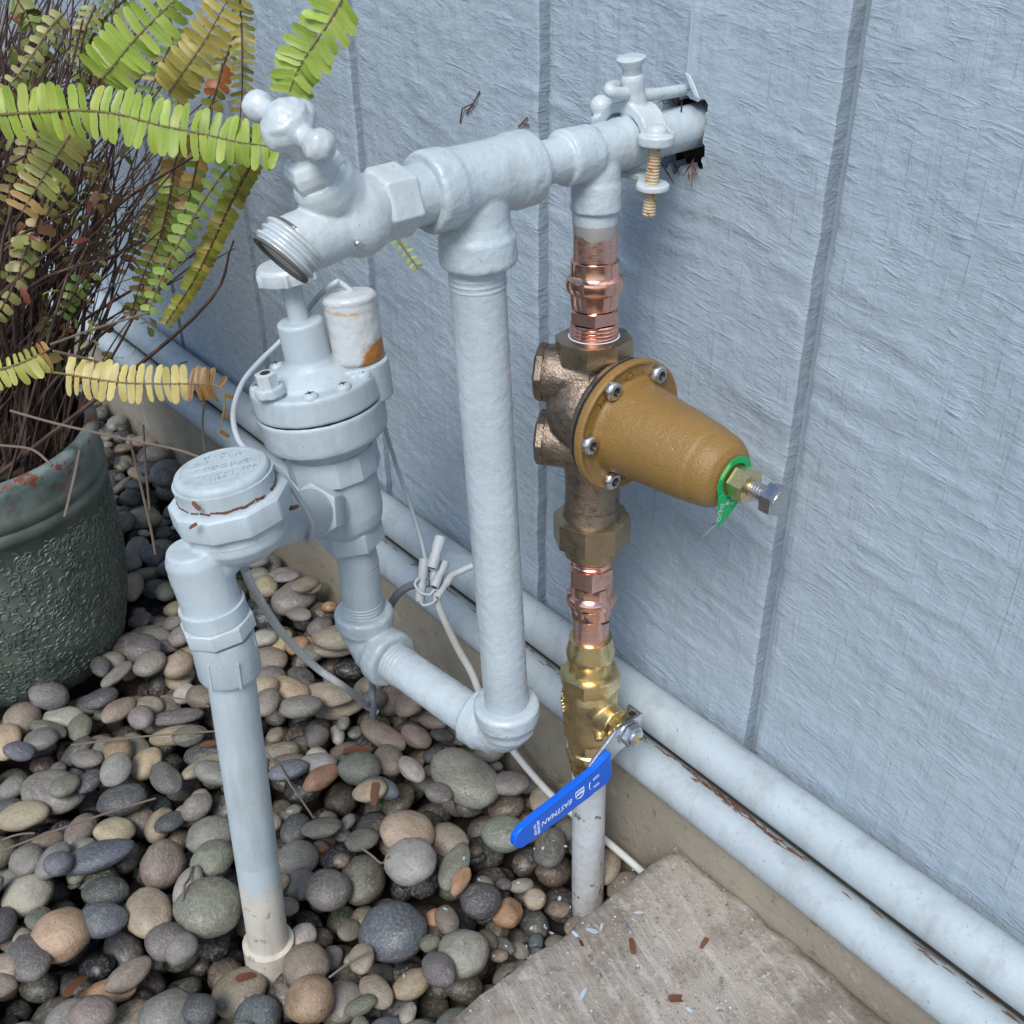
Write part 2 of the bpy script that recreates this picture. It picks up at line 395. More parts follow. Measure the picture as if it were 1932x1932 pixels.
M['chip'] = mat('paint_chip', (.42, .50, .57), .5)
def glaze():
    col = (.095, .120, .100); m = mat('green_grey_glaze', col, .45); n = NT(m); c = n.coord()
    a = n.mix(n.g(n.noise(c, 30, 5, .6), .35, .7), tuple(x*.7 for x in col), (.13, .155, .125))
    tc = n.n('TexCoord'); sp = n.n('SeparateXYZ'); n.l(tc.outputs['Object'], sp.inputs[0])
    up = n.g(sp.outputs[2], .170, .188)
    a = n.mix(n.math('MULTIPLY', up, n.g(n.noise(c, 60, 5), .35, .6)), a, (.19, .235, .225))
    a = n.mix(n.math('MULTIPLY', up, n.g(n.noise(c, 48, 5, .7), .55, .58)), a, (.20, .055, .032))
    n.set(Base_Color=a, Normal=n.bump(n.noise(c, 220, 4), .5, .0006)); return m
M['glaze'] = glaze()

# ================================================================== THE SETTING
mb = MB(); mb.box((0, 0, -.16), (30, 0, 0), (0, 30, 0), (0, 0, .09))
g = mb.build('ground', M['soil']); g['kind'] = 'structure'

# ---- concrete footing and slab
def rough_box(x0, x1, y0, y1, z0, z1, step, amp, name, mt, parent=None, chew=0):
    bm = bmesh.new()
    bmesh.ops.create_cube(bm, size=1)
    for vv in bm.verts: vv.co = V((x0+(vv.co.x+.5)*(x1-x0), y0+(vv.co.y+.5)*(y1-y0), z0+(vv.co.z+.5)*(z1-z0)))
    for ax, L in ((0, x1-x0), (1, y1-y0), (2, z1-z0)):
        k = int(L/step)
        for i in range(1, k):
            co = V((x0, y0, z0)); co[ax] += L*i/k; no = V((0, 0, 0)); no[ax] = 1
            bmesh.ops.bisect_plane(bm, geom=bm.verts[:]+bm.edges[:]+bm.faces[:], plane_co=co, plane_no=no)
    bm.normal_update()
    for vv in bm.verts:
        d = noise.noise(vv.co*45)*amp + noise.noise(vv.co*140)*amp*.5
        e = sum(1 for a, lo, hi in ((vv.co.x, x0, x1), (vv.co.y, y0, y1), (vv.co.z, z0, z1)) if min(abs(a-lo), abs(a-hi)) < 1e-6)
        if e >= 2: d -= chew*(.6+.9*abs(noise.noise(vv.co*70)))
        vv.co += vv.normal*d
    me = bpy.data.meshes.new(name); bm.to_mesh(me); bm.free()
    return link(name, shade(me, 60), mt, parent)
ft = rough_box(-3.2, 1.6, -.040, .30, -.16, .0585, .03, .0012, 'concrete_footing', M['footing'])
tag(ft, 'low tan concrete footing under the painted pipes along the wall', 'footing')
c1 = AZ(1276, 1588, .029)
sl = rough_box(c1.x, c1.x+.62, -.75, c1.y, -.05, .029, .0090, .0018, 'concrete_slab', M['slab'], chew=.0040)
tag(sl, 'worn pale concrete slab strewn with paint flakes beside the pebbles', 'paving slab')

# ---- the siding: planks between vertical grooves
GX = [-.290 - .2032*k for k in range(-5, 14)]           # groove centres
wall = thing('house_wall', 'blue-grey painted rough wood siding wall with vertical grooves', 'wall', (-.5, 0, .085))
GW = .0046
HX0, HX1, HZ0, HZ1 = -.398, -.3712, .4580, .4920
def plank(x0, x1, z0, z1, step, name, hole=False, seam=None):
    nx = max(2, int((x1-x0)/step)); nz = max(2, int((z1-z0)/step))
    xs = np.linspace(x0, x1, nx+1); zs = np.linspace(z0, z1, nz+1); X, Z = np.meshgrid(xs, zs)
    tilt = Z*1.0 + X*.16 + .005*vn(X*25, Z*25, 71)
    mk = np.clip(.5+1.2*vn(X*16, Z*16, 19), 0, 1)
    d = .0008*np.clip(vn(X*26, tilt*150, 3)-.1, 0, 1)*(.3+mk) + .0007*np.clip(vn(X*210, Z*10, 9)-.2, 0, 1)*(1.2-mk) + .0006*vn(X*38, Z*45, 11) + .0003*vn(X*110, Z*110, 12)
    blob = vn(X*120, Z*95, 21); d += .0008*np.clip(blob-.62, 0, 1)
    edge = np.minimum(X-x0, x1-X); d -= .0007*np.exp(-(edge/.0011)**1.5)
    if seam is not None:
        d += np.where((Z > .502) & (X < seam+.0004*vn(Z*90, Z*0, 2)), .0016, 0)*np.clip((X-seam+.02)/.02, 0, 1)
    XX = X.copy()
    XX[:, 0] += .00025*vn(zs*140, zs*0, 31); XX[:, -1] += .00025*vn(zs*140, zs*0, 33)
    if z0 > 0 and z0 < .2:
        ZZ = Z.copy(); ZZ[0] += .0022*vn(xs*80, xs*0, 44)+.0012*vn(xs*300, xs*0, 45)
    else: ZZ = Z
    verts = np.stack([XX, -d, ZZ], -1).reshape(-1, 3).tolist(); faces = []
    for j in range(nz):
        for i in range(nx):
            if hole:
                cx = (xs[i]+xs[i+1])/2; cz = (zs[j]+zs[j+1])/2
                j1 = .0015*math.sin(cz*900)+.001*math.sin(cz*2300); j2 = .002*math.sin(cx*700)+.0015*math.sin(cx*1900+1)
                if HX0 < cx < HX1+j1*.6 and HZ0+j2 < cz < HZ1+j2: continue
            a = j*(nx+1)+i; faces.append((a, a+1, a+nx+2, a+nx+1))
    me = bpy.data.meshes.new(name); me.from_pydata(verts, [], faces)
    bm = bmesh.new(); bm.from_mesh(me)
    if hole:
        hv = [v_ for v_ in bm.verts if v_.is_boundary and HX0-.006 < v_.co.x < HX1+.006 and HZ0-.008 < v_.co.z < HZ1+.008]
        for _ in range(5): bmesh.ops.smooth_vert(bm, verts=hv, factor=.5, use_axis_x=True, use_axis_z=True)
        for v_ in hv: v_.co.x += .0009*noise.noise(v_.co*260); v_.co.z += .0012*noise.noise(v_.co*330); v_.co.y -= .0012*abs(noise.noise(v_.co*150))
    be = [e for e in bm.edges if len(e.link_faces) == 1]
    r_ = bmesh.ops.extrude_edge_only(bm, edges=be)
    for v_ in [g_ for g_ in r_['geom'] if isinstance(g_, bmesh.types.BMVert)]: v_.co.y = .012
    bmesh.ops.recalc_face_normals(bm, faces=bm.faces); bm.to_mesh(me); bm.free()
    return link(name, shade(me, 50), M['wall'], wall)
for k in range(len(GX)-1):
    a, b = GX[k+1]+GW, GX[k]-GW
    near = -1.0 < (a+b)/2 < 0.15
    plank(a, b, .088, .80 if near else 2.4, .0022 if near else .03, 'siding_plank', hole=(a < -.384 < b), seam=-.3815 if a < -.384 < b else None)
    if near: plank(a, b, .801, 2.4, .04, 'siding_plank')
# groove floor and dark sheet standing for the dim hollow behind
for k in range(1, len(GX)-1):
    m_ = MB(); x = GX[k]; m_.box((x, .0120, 1.244), (GW+.0008, 0, 0), (0, .0015, 0), (0, 0, 1.156)); m_.build('groove_floor', M['groove'], wall)
m_ = MB(); m_.box((-.5, .024, 1.24), (2.4, 0, 0), (0, .002, 0), (0, 0, 1.17)); m_.build('sheathing', M['sheath'], wall)
m_ = MB(); m_.tube([(-.3832+.0003*math.sin(z_*60), -.0006, z_) for z_ in np.linspace(.4975, 2.39, 60)], .0016, 8); m_.build('lap_bead', M['groove'], wall)
# splintered sliver of siding by the hole
m_ = MB()
p0, p1 = AY(1297, 138, -.004), AY(1312, 182, -.006)
m_.prism([(-.0015, 0), (.001, .001), (.0022, .006), (.0026, .0125), (.0002, .0128), (-.0012, .006)], p0, V((1, -.2, 0)), (p1-p0).normalized(), V((0, -1, 0)), .0012); m_.build('splinter', M['bibb'], wall)

# ---- the two long pipes along the foot of the wall
def long_pipe(y, z, r, label, sag):
    m_ = MB(); pts = []
    for i in range(121):
        x = -3.1+4.4*i/120; pts.append((x, y+sag*math.sin(x*2.1+y*90), z+sag*math.sin(x*1.7+1+z*50)))
    m_.tube(pts, r, 28); return tag(m_.build('long_pipe', M['longpipe']), label, 'pipe')
long_pipe(-.0175, .104, .015, 'thick grey-painted pipe tight along the foot of the siding, upper of two', .0008)
long_pipe(-.034, .074, .0143, 'grey-painted pipe resting on the concrete footing, lower of two', .0008)

# ================================================================== TOP LINE OUT OF THE WALL (axis along y)
TX, TZ = -.384, .478
def TP(y, dz=0, dx=0): return V((TX+dx, y, TZ+dz))
AY_ = V((0, -1, 0))
cop_T = V((-.384, -.062, .46)); cop_B = V((-.3514, -.0791, -.05)); cdir = (cop_B-cop_T).normalized()
def CZ(z): t = (z-cop_T.z)/(cop_B.z-cop_T.z); return cop_T + (cop_B-cop_T)*t
tall_top = TP(-.138, -.03); tall_bot = AX(957, 1352, -.376); tdir = (tall_bot-tall_top).normalized()

ct = thing('copper_tee', 'grey-painted tee fitting and stub pipe coming out of the wall hole', 'pipe fitting', TP(0))
m_ = MB(); m_.lathe([(0, .0111), (.085, .0111)], TP(.04), AY_, 32)
link('stub_pipe', fuse(m_, .0009, 2, .00015), M['pipe'], ct)
m_ = MB(); m_.lathe([(0, .0122), (.001, .0128), (.012, .0127), (.014, .0122), (.030, .0122), (.032, .0130), (.047, .0133), (.049, .0128)], TP(-.036), AY_, 40)
m_.lathe([(0, .0118), (.014, .0120), (.016, .0127), (.0285, .0128), (.0290, .0121)], TP(-.062), cdir, 40)
m_.lathe([(0, .0110), (.010, .0103), (.016, .0098), (.030, .0098)], TP(-.082), AY_, 32)
link('tee_body', fuse(m_, .0007, 4, .00018, 210), M['pipe'], ct)
m_ = MB(); s0 = CZ(.449); m_.lathe([(0, .0118), (.006, .0117), (.0085, .0113)], s0-cdir*.001, cdir, 32); m_.build('painted_collar', M['pipe'], ct)

gt = thing('galvanised_tee', 'grey-painted threaded tee joining hose tap to the tall pipe', 'pipe fitting', TP(-.138))
m_ = MB()
m_.lathe([(0, .0162), (.002, .0172), (.011, .0174), (.0135, .0168), (.02, .0163), (.042, .0163), (.0465, .0168), (.049, .0178), (.059, .0181), (.061, .0170)], TP(-.105), AY_, 44)
m_.lathe([(0, .0152), (.018, .0158), (.0225, .0168), (.025, .0181), (.036, .0185), (.0382, .0174)], TP(-.138), tdir, 44)
link('tee_body', fuse(m_, .0008, 3, .00022, 210), M['pipe'], gt)
m_ = MB(); m_.lathe([(0, .0136), (.004, .0132), (.0135, .0128)], TP(-.163), AY_, 36); m_.build('nipple', M['pipe'], gt)

# ---- tall pipe, elbows and the cross leg
up = thing('tall_pipe', 'tall grey-painted steel pipe standing from elbow up to the tee', 'pipe', tall_bot)
a = tall_top+tdir*.004; L = (tall_bot-a).length
m_ = MB(); m_.cyl(a, tall_bot+tdir*.004, .01335, 40); link('pipe', fuse(m_, .0011, 2, .00018, 210), M['pipe'], up)
m_ = MB(); m_.thread(a+tdir*.0, a+tdir*.016, .01375, .0006, .0026, 36); m_.build('upper_thread', M['pipe'], up)
m_ = MB(); m_.thread(tall_bot-tdir*.009, tall_bot+tdir*.002, .0138, .0006, .0022, 36); m_.build('lower_thread', M['pipe'], up)

EC = tall_bot+tdir*.022                                       # elbow corner
K1 = AZ(692, 1212, EC.z+.002)                                 # corner below the sprinkler valve
leg = (K1-EC).normalized()
def elbow(name, label, c, d1, d2, R1=.0172, n1=1.0, n2=1.0):
    e = thing(name, label, 'pipe fitting', c)
    m_ = MB(); k = .020
    p = [c+d1*k*1.0]; 
    for i in range(9):
        t = i/8; q = c+(d1*(k)*(1-t)**2+d2*(k)*t**2)*1.0 + (c-c); p.append(q)
    m_.tube(p, R1*.96, 28)
    for d in (d1, d2):
        m_.lathe([(.006, R1*.95), (.012, R1), (.0145, R1*1.06), (.017, R1*1.14), (.0265, R1*1.17), (.0285, R1*1.06)], c, d, 40)
    link('elbow_body', fuse(m_, .0008, 3, .00025, 210), M['pipe'], e); return e
elbow('elbow', 'painted elbow at the foot of the tall pipe', EC-tdir*.006+leg*.0, -tdir, leg)
vU = (V((-.5350, -.1555, .3935))-V((-.5125, -.1435, .200))).normalized()      # up direction of the tilted sprinkler valve
v0 = K1
elbow('elbow', 'painted elbow below the sprinkler valve body', K1, (V((-.5125, -.1435, .200))-K1).normalized(), -leg)
cl = thing('cross_pipe', 'short grey-painted pipe running between the two elbows', 'pipe', (K1+EC)/2)
m_ = MB(); m_.cyl(K1-leg*.022, EC+leg*.018, .0134, 40); link('pipe', fuse(m_, .0010, 2, .00025, 170), M['pipe'], cl)
m_ = MB(); m_.thread(K1-leg*.0275, K1-leg*.040, .0139, .0007, .0026, 36); m_.build('thread', M['pipe'], cl)

# ================================================================== HOSE TAP
hb = thing('hose_tap', 'old grey-painted hose tap with cross handle and bare threaded spout', 'tap', TP(-.19))
J = V((TX, -.2035, .4755)); OUT = AX(531, 489, TX); OUT_d = (V((0, -.80, -.60))).normalized()
BON = AX(590, 312, TX); bd = (AX(572, 285, TX)-AX(634, 385, TX)).normalized()
m_ = MB()
m_.lathe([(0, .0125), (.012, .0130), (.020, .0150), (.030, .0135)], TP(-.178), AY_, 36)
m_.ball(J+V((0, .003, -.001)), .0160, (0, 1, 0), 32, 16)
m_.cyl(J+V((0, .002, -.001)), OUT-OUT_d*.006, .0128, 36, .0127)
m_.cyl(J+V((0, .004, 0)), BON-bd*.004, .0128, 36, .0120)
m_.lathe([(-.006, .0122), (-.001, .0133), (.004, .0133), (.007, .0118)], BON-bd*.012, bd, 36)
link('body', fuse(m_, .0007, 7, .00016), M['bibb'], hb)
m_ = MB(); m_.hexa(TP(-.1745), TP(-.1915), .0158, 6, .12, R(18)); link('hex_shank', fuse(m_, .0006, 5, .0002), M['bibb'], hb)
m_ = MB(); m_.thread(OUT-OUT_d*.0105, OUT-OUT_d*.0003, .0142, .0013, .0026, 48)
sp_ = m_.build('spout_thread', M['bibb'], hb)
m_ = MB(); m_.lathe([(0, .0135), (.0012, .0135), (.0012, .0112), (-.012, .0112), (-.012, .0008)], OUT-OUT_d*.0002, OUT_d, 36, caps=False); m_.build('spout_bore', M['bore'], sp_)
m_ = MB(); m_.lathe([(0, .0118), (.004, .0130), (.0075, .0126), (.011, .0105), (.0125, .0065), (.014, .006)], BON-bd*.0065, bd, 6, rot=R(20)); link('packing_nut', fuse(m_, .0005, 4), M['bibb'], hb)
q = AX(675, 459, TX+.0145); m_ = MB(); m_.ball(q, .0016, (0, 0, 1), 12, 8); m_.build('drain_plug', M['zinc'], hb)
# cross handle: hub with four knobs (three show)
HUB = BON+bd*.0185
m_ = MB(); m_.cyl(BON+bd*.004, HUB+bd*.006, .0052, 16)
m_.lathe([(-.006, .0070), (-.002, .0105), (.005, .0100), (.0085, .0055)], HUB, bd, 24)
kn = V((1, 0, 0)); kf = bd.cross(kn)
HUB = AX(545, 236, TX)
m_.lathe([(-.014, .0062), (-.010, .0070), (-.004, .0092), (.003, .0098), (.007, .0078), (.0095, .0035)], HUB, bd, 28)
for tip, rk in ((AX(602, 277, TX+.0175), .0068), (AX(488, 201, TX-.020), .0066), (HUB+kf*.0065, .0060), (HUB-kf*.0062, .0062)):
    d = (tip-HUB).normalized(); m_.tube([HUB, HUB.lerp(tip, .6), tip], [.0066, .0043, .0048], 16); m_.ball(tip, rk, d, 20, 12, .95)
link('cross_handle', fuse(m_, .0006, 6, .0006, 140), M['bibb'], hb)

# ================================================================== GROUND CLAMP
gc = thing('ground_clamp', 'painted grounding clamp with rusty bolt gripping the pipe at the wall', 'clamp', TP(-.030))
CY = -.0365
m_ = MB()
PB = AX(1199, 222, TX); PT = AX(1193, 138, TX)
m_.lathe([(0, .0078), (.004, .0066), (.013, .0056), ((PT-PB).length-.002, .0058), ((PT-PB).length, .0050)], PB, PT-PB, 24)
arch = [TP(CY, .006, -.0235), TP(CY, .0075, -.017), TP(CY, .0145, -.010), TP(CY, .0165, 0), TP(CY-.0005, .0135, .009), TP(CY-.002, .007, .016), TP(CY-.003, .0048, .0225)]
arch = spline(arch, 5)
for i in range(len(arch)-1): m_.box((arch[i]+arch[i+1])/2, (arch[i+1]-arch[i])*.7, V((0, .0075, 0)), (arch[i+1]-arch[i]).cross(V((0, 1, 0))).normalized()*.0024)
EAR = AX(1238, 262, TX+.0215)
m_.lathe([(-.0028, .0085), (.0018, .0088), (.0024, .0078)], EAR, (0, 0, 1), 24)
m_.lathe([(0, .0058), (.0035, .0052), (.0052, .0030)], EAR+V((0, 0, .0015)), (0, 0, 1), 20)
m_.ball(TP(CY, .012, -.024), .0060, (0, 0, 1), 16, 8)
link('upper_jaw', fuse(m_, .0006, 5, .0002), M['bibb'], gc)
m_ = MB()
LO = EAR+V((-.0005, .000, -.0225))
arch = spline([TP(CY, -.012, -.022), TP(CY, -.0150, -.010), TP(CY, -.0160, 0), TP(CY, -.0150, .010), V((LO.x-.006, LO.y+.002, LO.z+.001)), LO], 4)
for i in range(len(arch)-1): m_.box((arch[i]+arch[i+1])/2, (arch[i+1]-arch[i])*.7, V((0, .0065, 0)), (arch[i+1]-arch[i]).cross(V((0, 1, 0))).normalized()*.0016)
m_.lathe([(-.0016, .0082), (.0014, .0082)], LO, (0, 0, 1), 24)
link('lower_jaw', fuse(m_, .0006, 3, .0002), M['bibb'], gc)
m_ = MB(); m_.thread(EAR, EAR+V((-.001, -.001, -.037)), .0033, .0005, .0015, 20); m_.build('bolt', M['rust_bolt'], gc)
m_ = MB(); m_.thread(TP(CY, .012, -.024), TP(CY, -.018, -.024), .0033, .0005, .0015, 20); m_.build('bolt', M['rust_bolt'], gc)
top = PT; pd = (PT-PB).normalized()
m_ = MB(); m_.lathe([(-.001, .0046), (.003, .0048), (.006, .0068), (.0072, .0070), (.0076, .0060)], top, pd, 24); m_.box(top+pd*.0076, V((.006, .002, 0)), V((-.0003, .0007, 0)), pd*.0005); m_.build('wire_screw', M['bibb'], gc)
gw = spline([AY(1330, 165, .035), AY(1290, 170, .0), AX(1235, 178, TX+.002), AX(1205, 176, TX+.0005), AX(1168, 176, TX), AX(1152, 172, TX-.001), AX(1152, 165, TX-.004), AX(1168, 162, TX-.008)], 6)
m_ = MB(); m_.tube(gw, .0030, 16); tag(m_.build('ground_wire', M['bibb']), 'stiff painted ground wire hooked through the clamp into the wall', 'wire')

# ================================================================== COPPER RISER, REGULATOR, BALL VALVE (along cdir)
def pz(py):                                                    # height on the copper axis seen at picture row py
    lo, hi = -.1, .47
    for _ in range(40):
        mid = (lo+hi)/2; q = CZ(mid)-CAM; row = 966-FPX*q.dot(_u)/q.dot(_f)
        if row < py: hi = mid
        else: lo = mid
    return (lo+hi)/2
def CS(py): return CZ(pz(py))
cr = thing('upper_copper_pipe', 'short shiny copper pipe with grey solder below the painted tee', 'pipe', CS(480))
m_ = MB(); m_.cyl(CS(395), CS(520), .0111, 40); m_.build('pipe', M['copper_worn'], cr)
m_ = MB()                                                      # drooping solder apron
n_ = 60; i0 = len(m_.v); e1, e2, _ = frame(cdir, -_f)
for j, (tt, rr) in enumerate(((0, .0113), (.5, .0116), (1, .0112))):
    for k in range(n_):
        a_ = 2*math.pi*k/n_; dl = .0035+.0062*max(0, math.cos(a_))**.8+.0006*math.sin(7*a_)
        p = CS(410)+cdir*(dl*tt); m_.v.append(tuple(p+(e1*math.cos(a_)+e2*math.sin(a_))*rr))
for j in range(2): m_.skin(i0+j*n_, i0+(j+1)*n_, n_)
m_.build('solder', M['solder'], cr)
m_ = MB(); n_ = 24; pts = [CS(489)+(e1*math.cos(t)+e2*math.sin(t))*.01125+cdir*(.0003*math.sin(9*t)) for t in np.linspace(-.55, .85, n_)]; m_.tube(pts, .00045, 6); m_.build('marker_line', M['black'], cr)

def press_fit(name, label, pyA, pyBead, pyHex, pyHexEnd, pyEnd, flip, matk='copper'):
    t = thing(name, label, 'pipe fitting', CS(pyBead))
    A, Bd, Hx, He, E_ = CS(pyA), CS(pyBead), CS(pyHex), CS(pyHexEnd), CS(pyEnd)
    L = lambda p: (p-A).dot(cdir)
    b = L(Bd); h = L(Hx); s_ = 1 if not flip else -1
    m_ = MB()
    if not flip:
        m_.lathe([(0, .0118), (.0004, .0125), (b-.0055, .0125), (b-.0045, .0128), (b-.0030, .0146), (b, .0152), (b+.0030, .0146), (b+.0045, .0128), (b+.007, .0127), (h-.003, .0126), (h, .0122)], A, cdir, 44)
        m_.build('sleeve', M[matk], t)
        m_ = MB(); m_.hexa(Hx, He, .0139, 6, .1, R(12)); m_.build('hex_band', M[matk], t)
        m_ = MB(); m_.thread(He, E_, .0130, .0007, .0019, 40); m_.build('thread', M[matk], t)
    else:
        m_.thread(A, Hx, .0130, .0007, .0019, 40); m_.build('thread', M[matk], t); m_ = MB()
        m_.hexa(Hx, He, .0141, 6, .1, R(12)); m_.build('hex_band', M[matk], t); m_ = MB()
        m_.lathe([(L(He), .0122), (L(He)+.002, .0126), (b-.0048, .0128), (b-.0030, .0146), (b, .0152), (b+.0030, .0146), (b+.0048, .0128), (L(E_)-.0012, .0126), (L(E_), .0116)], A, cdir, 44); m_.build('sleeve', M[matk], t)
    return t
press_fit('copper_press_adapter', 'polished copper press adapter screwed into the top of the bronze regulator', 489, 534, 578, 606, 640, False)

# ---- pressure regulator
pr = thing('pressure_regulator', 'bronze water pressure regulator with ochre bell housing', 'regulator', CS(800))
XA = V((1, 0, 0)); FC = AY(1175, 797, -.0665)
m_ = MB()
m_.lathe([(0, .0150), (.008, .0140), (.02, .0160), (.05, .0170), (.075, .0155), (.088, .0155), (.096, .0158)], CS(655), cdir, 40)
bc = CZ(FC.z)
m_.lathe([(0, .017), ((FC-bc).length-.009, .022), ((FC-bc).length-.006, .034), ((FC-bc).length-.0015, .0352)], bc, XA, 48)
dplug = V((-.80, -.60, 0)).normalized()
for zz in (.0175, -.0215):
    q = CZ(FC.z+zz); m_.lathe([(0, .0165), (.016, .0158), (.024, .0156), (.029, .0148)], q, dplug, 36)
m_.ball(bc, .026, (0, 0, 1), 32, 16)
link('body', fuse(m_, .0008, 6, .00018, 260), M['bronze'], pr)
for zz in (.0175, -.0215):
    q = CZ(FC.z+zz); m_ = MB(); m_.hexa(q+dplug*.0245, q+dplug*.0310, .0166, 8, .16, R(10)); m_.build('side_plug', M['bronze'], pr)
m_ = MB(); m_.hexa(CS(634), CS(634)+cdir*.0125, .0208, 8, .05, R(8)); hub = m_.build('top_hub', M['bronze_nut'], pr)
m_ = MB(); m_.lathe([(-.0003, .0137), (-.0006, .0136), (-.0006, .0129), (0, .0128)], CS(634), cdir, 40, caps=False); m_.build('thread_tape', M['blue_tape'], hub)
m_ = MB(); m_.lathe([(-.0015, .0355), (0, .0357), (.0002, .0357)], FC, XA, 64); m_.build('gasket', M['black'], pr)
m_ = MB()                                                       # ochre bell
prof = [(.0004, .0360), (.0020, .0368), (.0052, .0367), (.0060, .0358), (.0058, .0345), (.0050, .0335), (.0050, .0272), (.0062, .0262), (.0085, .0256), (.030, .0236), (.052, .0216), (.0595, .0207), (.0605, .0200), (.0650, .0196), (.0690, .0185), (.0725, .0160), (.0745, .0125), (.0755, .0090)]
m_.lathe(prof, FC, XA, 72)
bell = link('bell_housing', fuse(m_, .0006, 3, .00010, 300), M['ochre'], pr)
e1, e2, _ = frame(XA, (0, 0, 1))
def ang_of(px, py):
    q = AX(px, py, FC.x+.006)-FC; return math.atan2(q.dot(e2), q.dot(e1))
for px, py in ((1244, 697), (1152, 731), (1106, 840), (1149, 913)):
    a_ = ang_of(px, py); c = FC+XA*.0048+(e1*math.cos(a_)+e2*math.sin(a_))*.0305
    m_ = MB(); m_.lathe([(0, .0050), (.0006, .0053), (.0030, .0052), (.0043, .0044), (.0048, .0034), (.0048, .0026), (.0028, .0024)], c, XA, 28); s_ = m_.build('flange_screw', M['steel'], pr)
    m_ = MB(); n_ = 12; m_.v = [tuple(c+XA*.0034+(e1*math.cos(2*math.pi*k/n_)+e2*math.sin(2*math.pi*k/n_))*(.0029 if k % 2 else .0020)) for k in range(n_)]; m_.f = [tuple(range(n_))]; link('socket', m_.mesh('socket'), M['black'], s_)
for aa in (R(-75), R(-15), R(-45)):                               # hidden wall-side screws
    a_ = aa; c = FC+XA*.0046+(e1*math.cos(a_)+e2*math.sin(a_))*.0312
for s_, px, py, sz in (('42', 1188, 715, .0075), ('X', 1138, 762, .006), ('ZN', 1180, 918, .006)):
    a_ = ang_of(px, py); rad = e1*math.cos(a_)+e2*math.sin(a_); tan = XA.cross(rad)
    ex_ = -tan if (-tan).dot(_r) > 0 else tan
    me = text_mesh(s_, sz, FC+XA*.0051+rad*.0305, ex_, XA.cross(ex_), XA, .0008, 0, .0001); link('cast_mark', me, M['ochre'], bell)
# adjusting screw, brass lock nut, green tag
m_ = MB(); m_.hexa(FC+XA*.0775, FC+XA*.0875, .0088, 6, .12, R(14)); m_.build('lock_nut', M['brass'], pr)
m_ = MB(); m_.thread(FC+XA*.086, FC+XA*.0975, .0046, .0006, .00155, 24); m_.lathe([(0, .005), (.002, .005)], FC+XA*.096, XA, 20); ad = m_.build('adjusting_screw', M['steel'], pr)
m_ = MB(); m_.hexa(FC+XA*.0965, FC+XA*.1040, .0082, 6, .14, R(2)); m_.lathe([(0, .0062), (.0005, .0060)], FC+XA*.1038, XA, 24); m_.build('hex_head', M['steel'], ad)
m_ = MB(); n_ = 40; O = FC+XA*.0765; i0 = len(m_.v)
Yv, Zv = V((0, 1, 0)), V((0, 0, 1))
outl = []
for k in range(n_):
    a_ = math.pi*1.36 - 2*math.pi*.86*k/(n_-1); outl.append((a_, .0118))
for d in (-.0003, .0003):
    for a_, r_ in outl: m_.v.append(tuple(O+XA*d+(Yv*math.cos(a_)+Zv*math.sin(a_))*.0122))
    for a_, r_ in outl: m_.v.append(tuple(O+XA*d+(Yv*math.cos(a_)+Zv*math.sin(a_))*.0088))
for k in range(n_-1):
    m_.f += [(k, k+1, n_+k+1, n_+k), (2*n_+k, 3*n_+k, 3*n_+k+1, 2*n_+k+1), (k, 2*n_+k, 2*n_+k+1, k+1), (n_+k, n_+k+1, 3*n_+k+1, 3*n_+k)]
tg = m_.build('green_tag', M['green_tag'], pr)
m_ = MB(); m_.prism([(-.0120, -.0052), (-.0108, -.0150), (-.0095, -.0235), (-.002, -.0185), (.0045, -.0135), (.0060, -.0085), (.002, -.0095), (-.005, -.0088), (-.0088, -.0040)], O+XA*.0009, Yv, Zv, XA, .0006); m_.build('tag_flap', M['green_tag'], tg)
m_ = MB(); m_.prism([(-.0095, -.0235), (-.012, -.0245), (-.019, -.0262), (-.014, -.0225), (-.0098, -.0215)], O-XA*.001, Yv, Zv, XA, .0005); m_.build('tag_tail', M['zinc'], tg)
for i, (y_, z_, s_) in enumerate(((-.0098, -.0125, 'DO'), (-.0100, -.0165, 'NO'), (-.0052, -.0110, '8'), (-.0012, -.0125, 'S'))):
    link('tag_print', text_mesh(s_, .0042, O+XA*.0014+Yv*y_+Zv*z_, -Zv*.9-Yv*.3, Yv*.9-Zv*.3, XA, .0001, 0, .0001), M['tag_print'], tg)
# union at the bottom
UA, UB = CS(968), CS(1019)
m_ = MB(); m_.lathe([(-.006, .0160), (.0015, .0168), (.003, .0195), (.0035, .0195)], UA, cdir, 40); link('neck', shade(m_.mesh('neck')), M['bronze'], pr)
m_ = MB(); m_.hexa(UA+cdir*.001, UB, .0226, 8, .05, R(8)); m_.build('union_nut', M['bronze_nut'], pr)
m_ = MB(); m_.lathe([(0, .0162), (.010, .0160), (.0105, .0150)], UB-cdir*.002, cdir, 40); m_.build('tailpiece', M['bronze_nut'], pr)

press_fit('copper_press_adapter', 'reddish copper press adapter between regulator union and brass ball valve', 1036, 1126, 1062, 1098, 1158, True)
lc = thing('lower_copper_pipe', 'brushed copper pipe stub just above the brass ball valve', 'pipe', CS(1180))
m_ = MB(); m_.cyl(CS(1140), CS(1220), .0111, 40); m_.build('pipe', M['copper_worn'], lc)
m_ = MB(); e1, e2, _ = frame(cdir, -_f); m_.tube([CS(1157)+(e1*math.cos(t)+e2*math.sin(t))*.01125-cdir*(.003*(t)) for t in np.linspace(-1.25, -.55, 12)], .0005, 6); m_.build('marker_line', M['black'], lc)

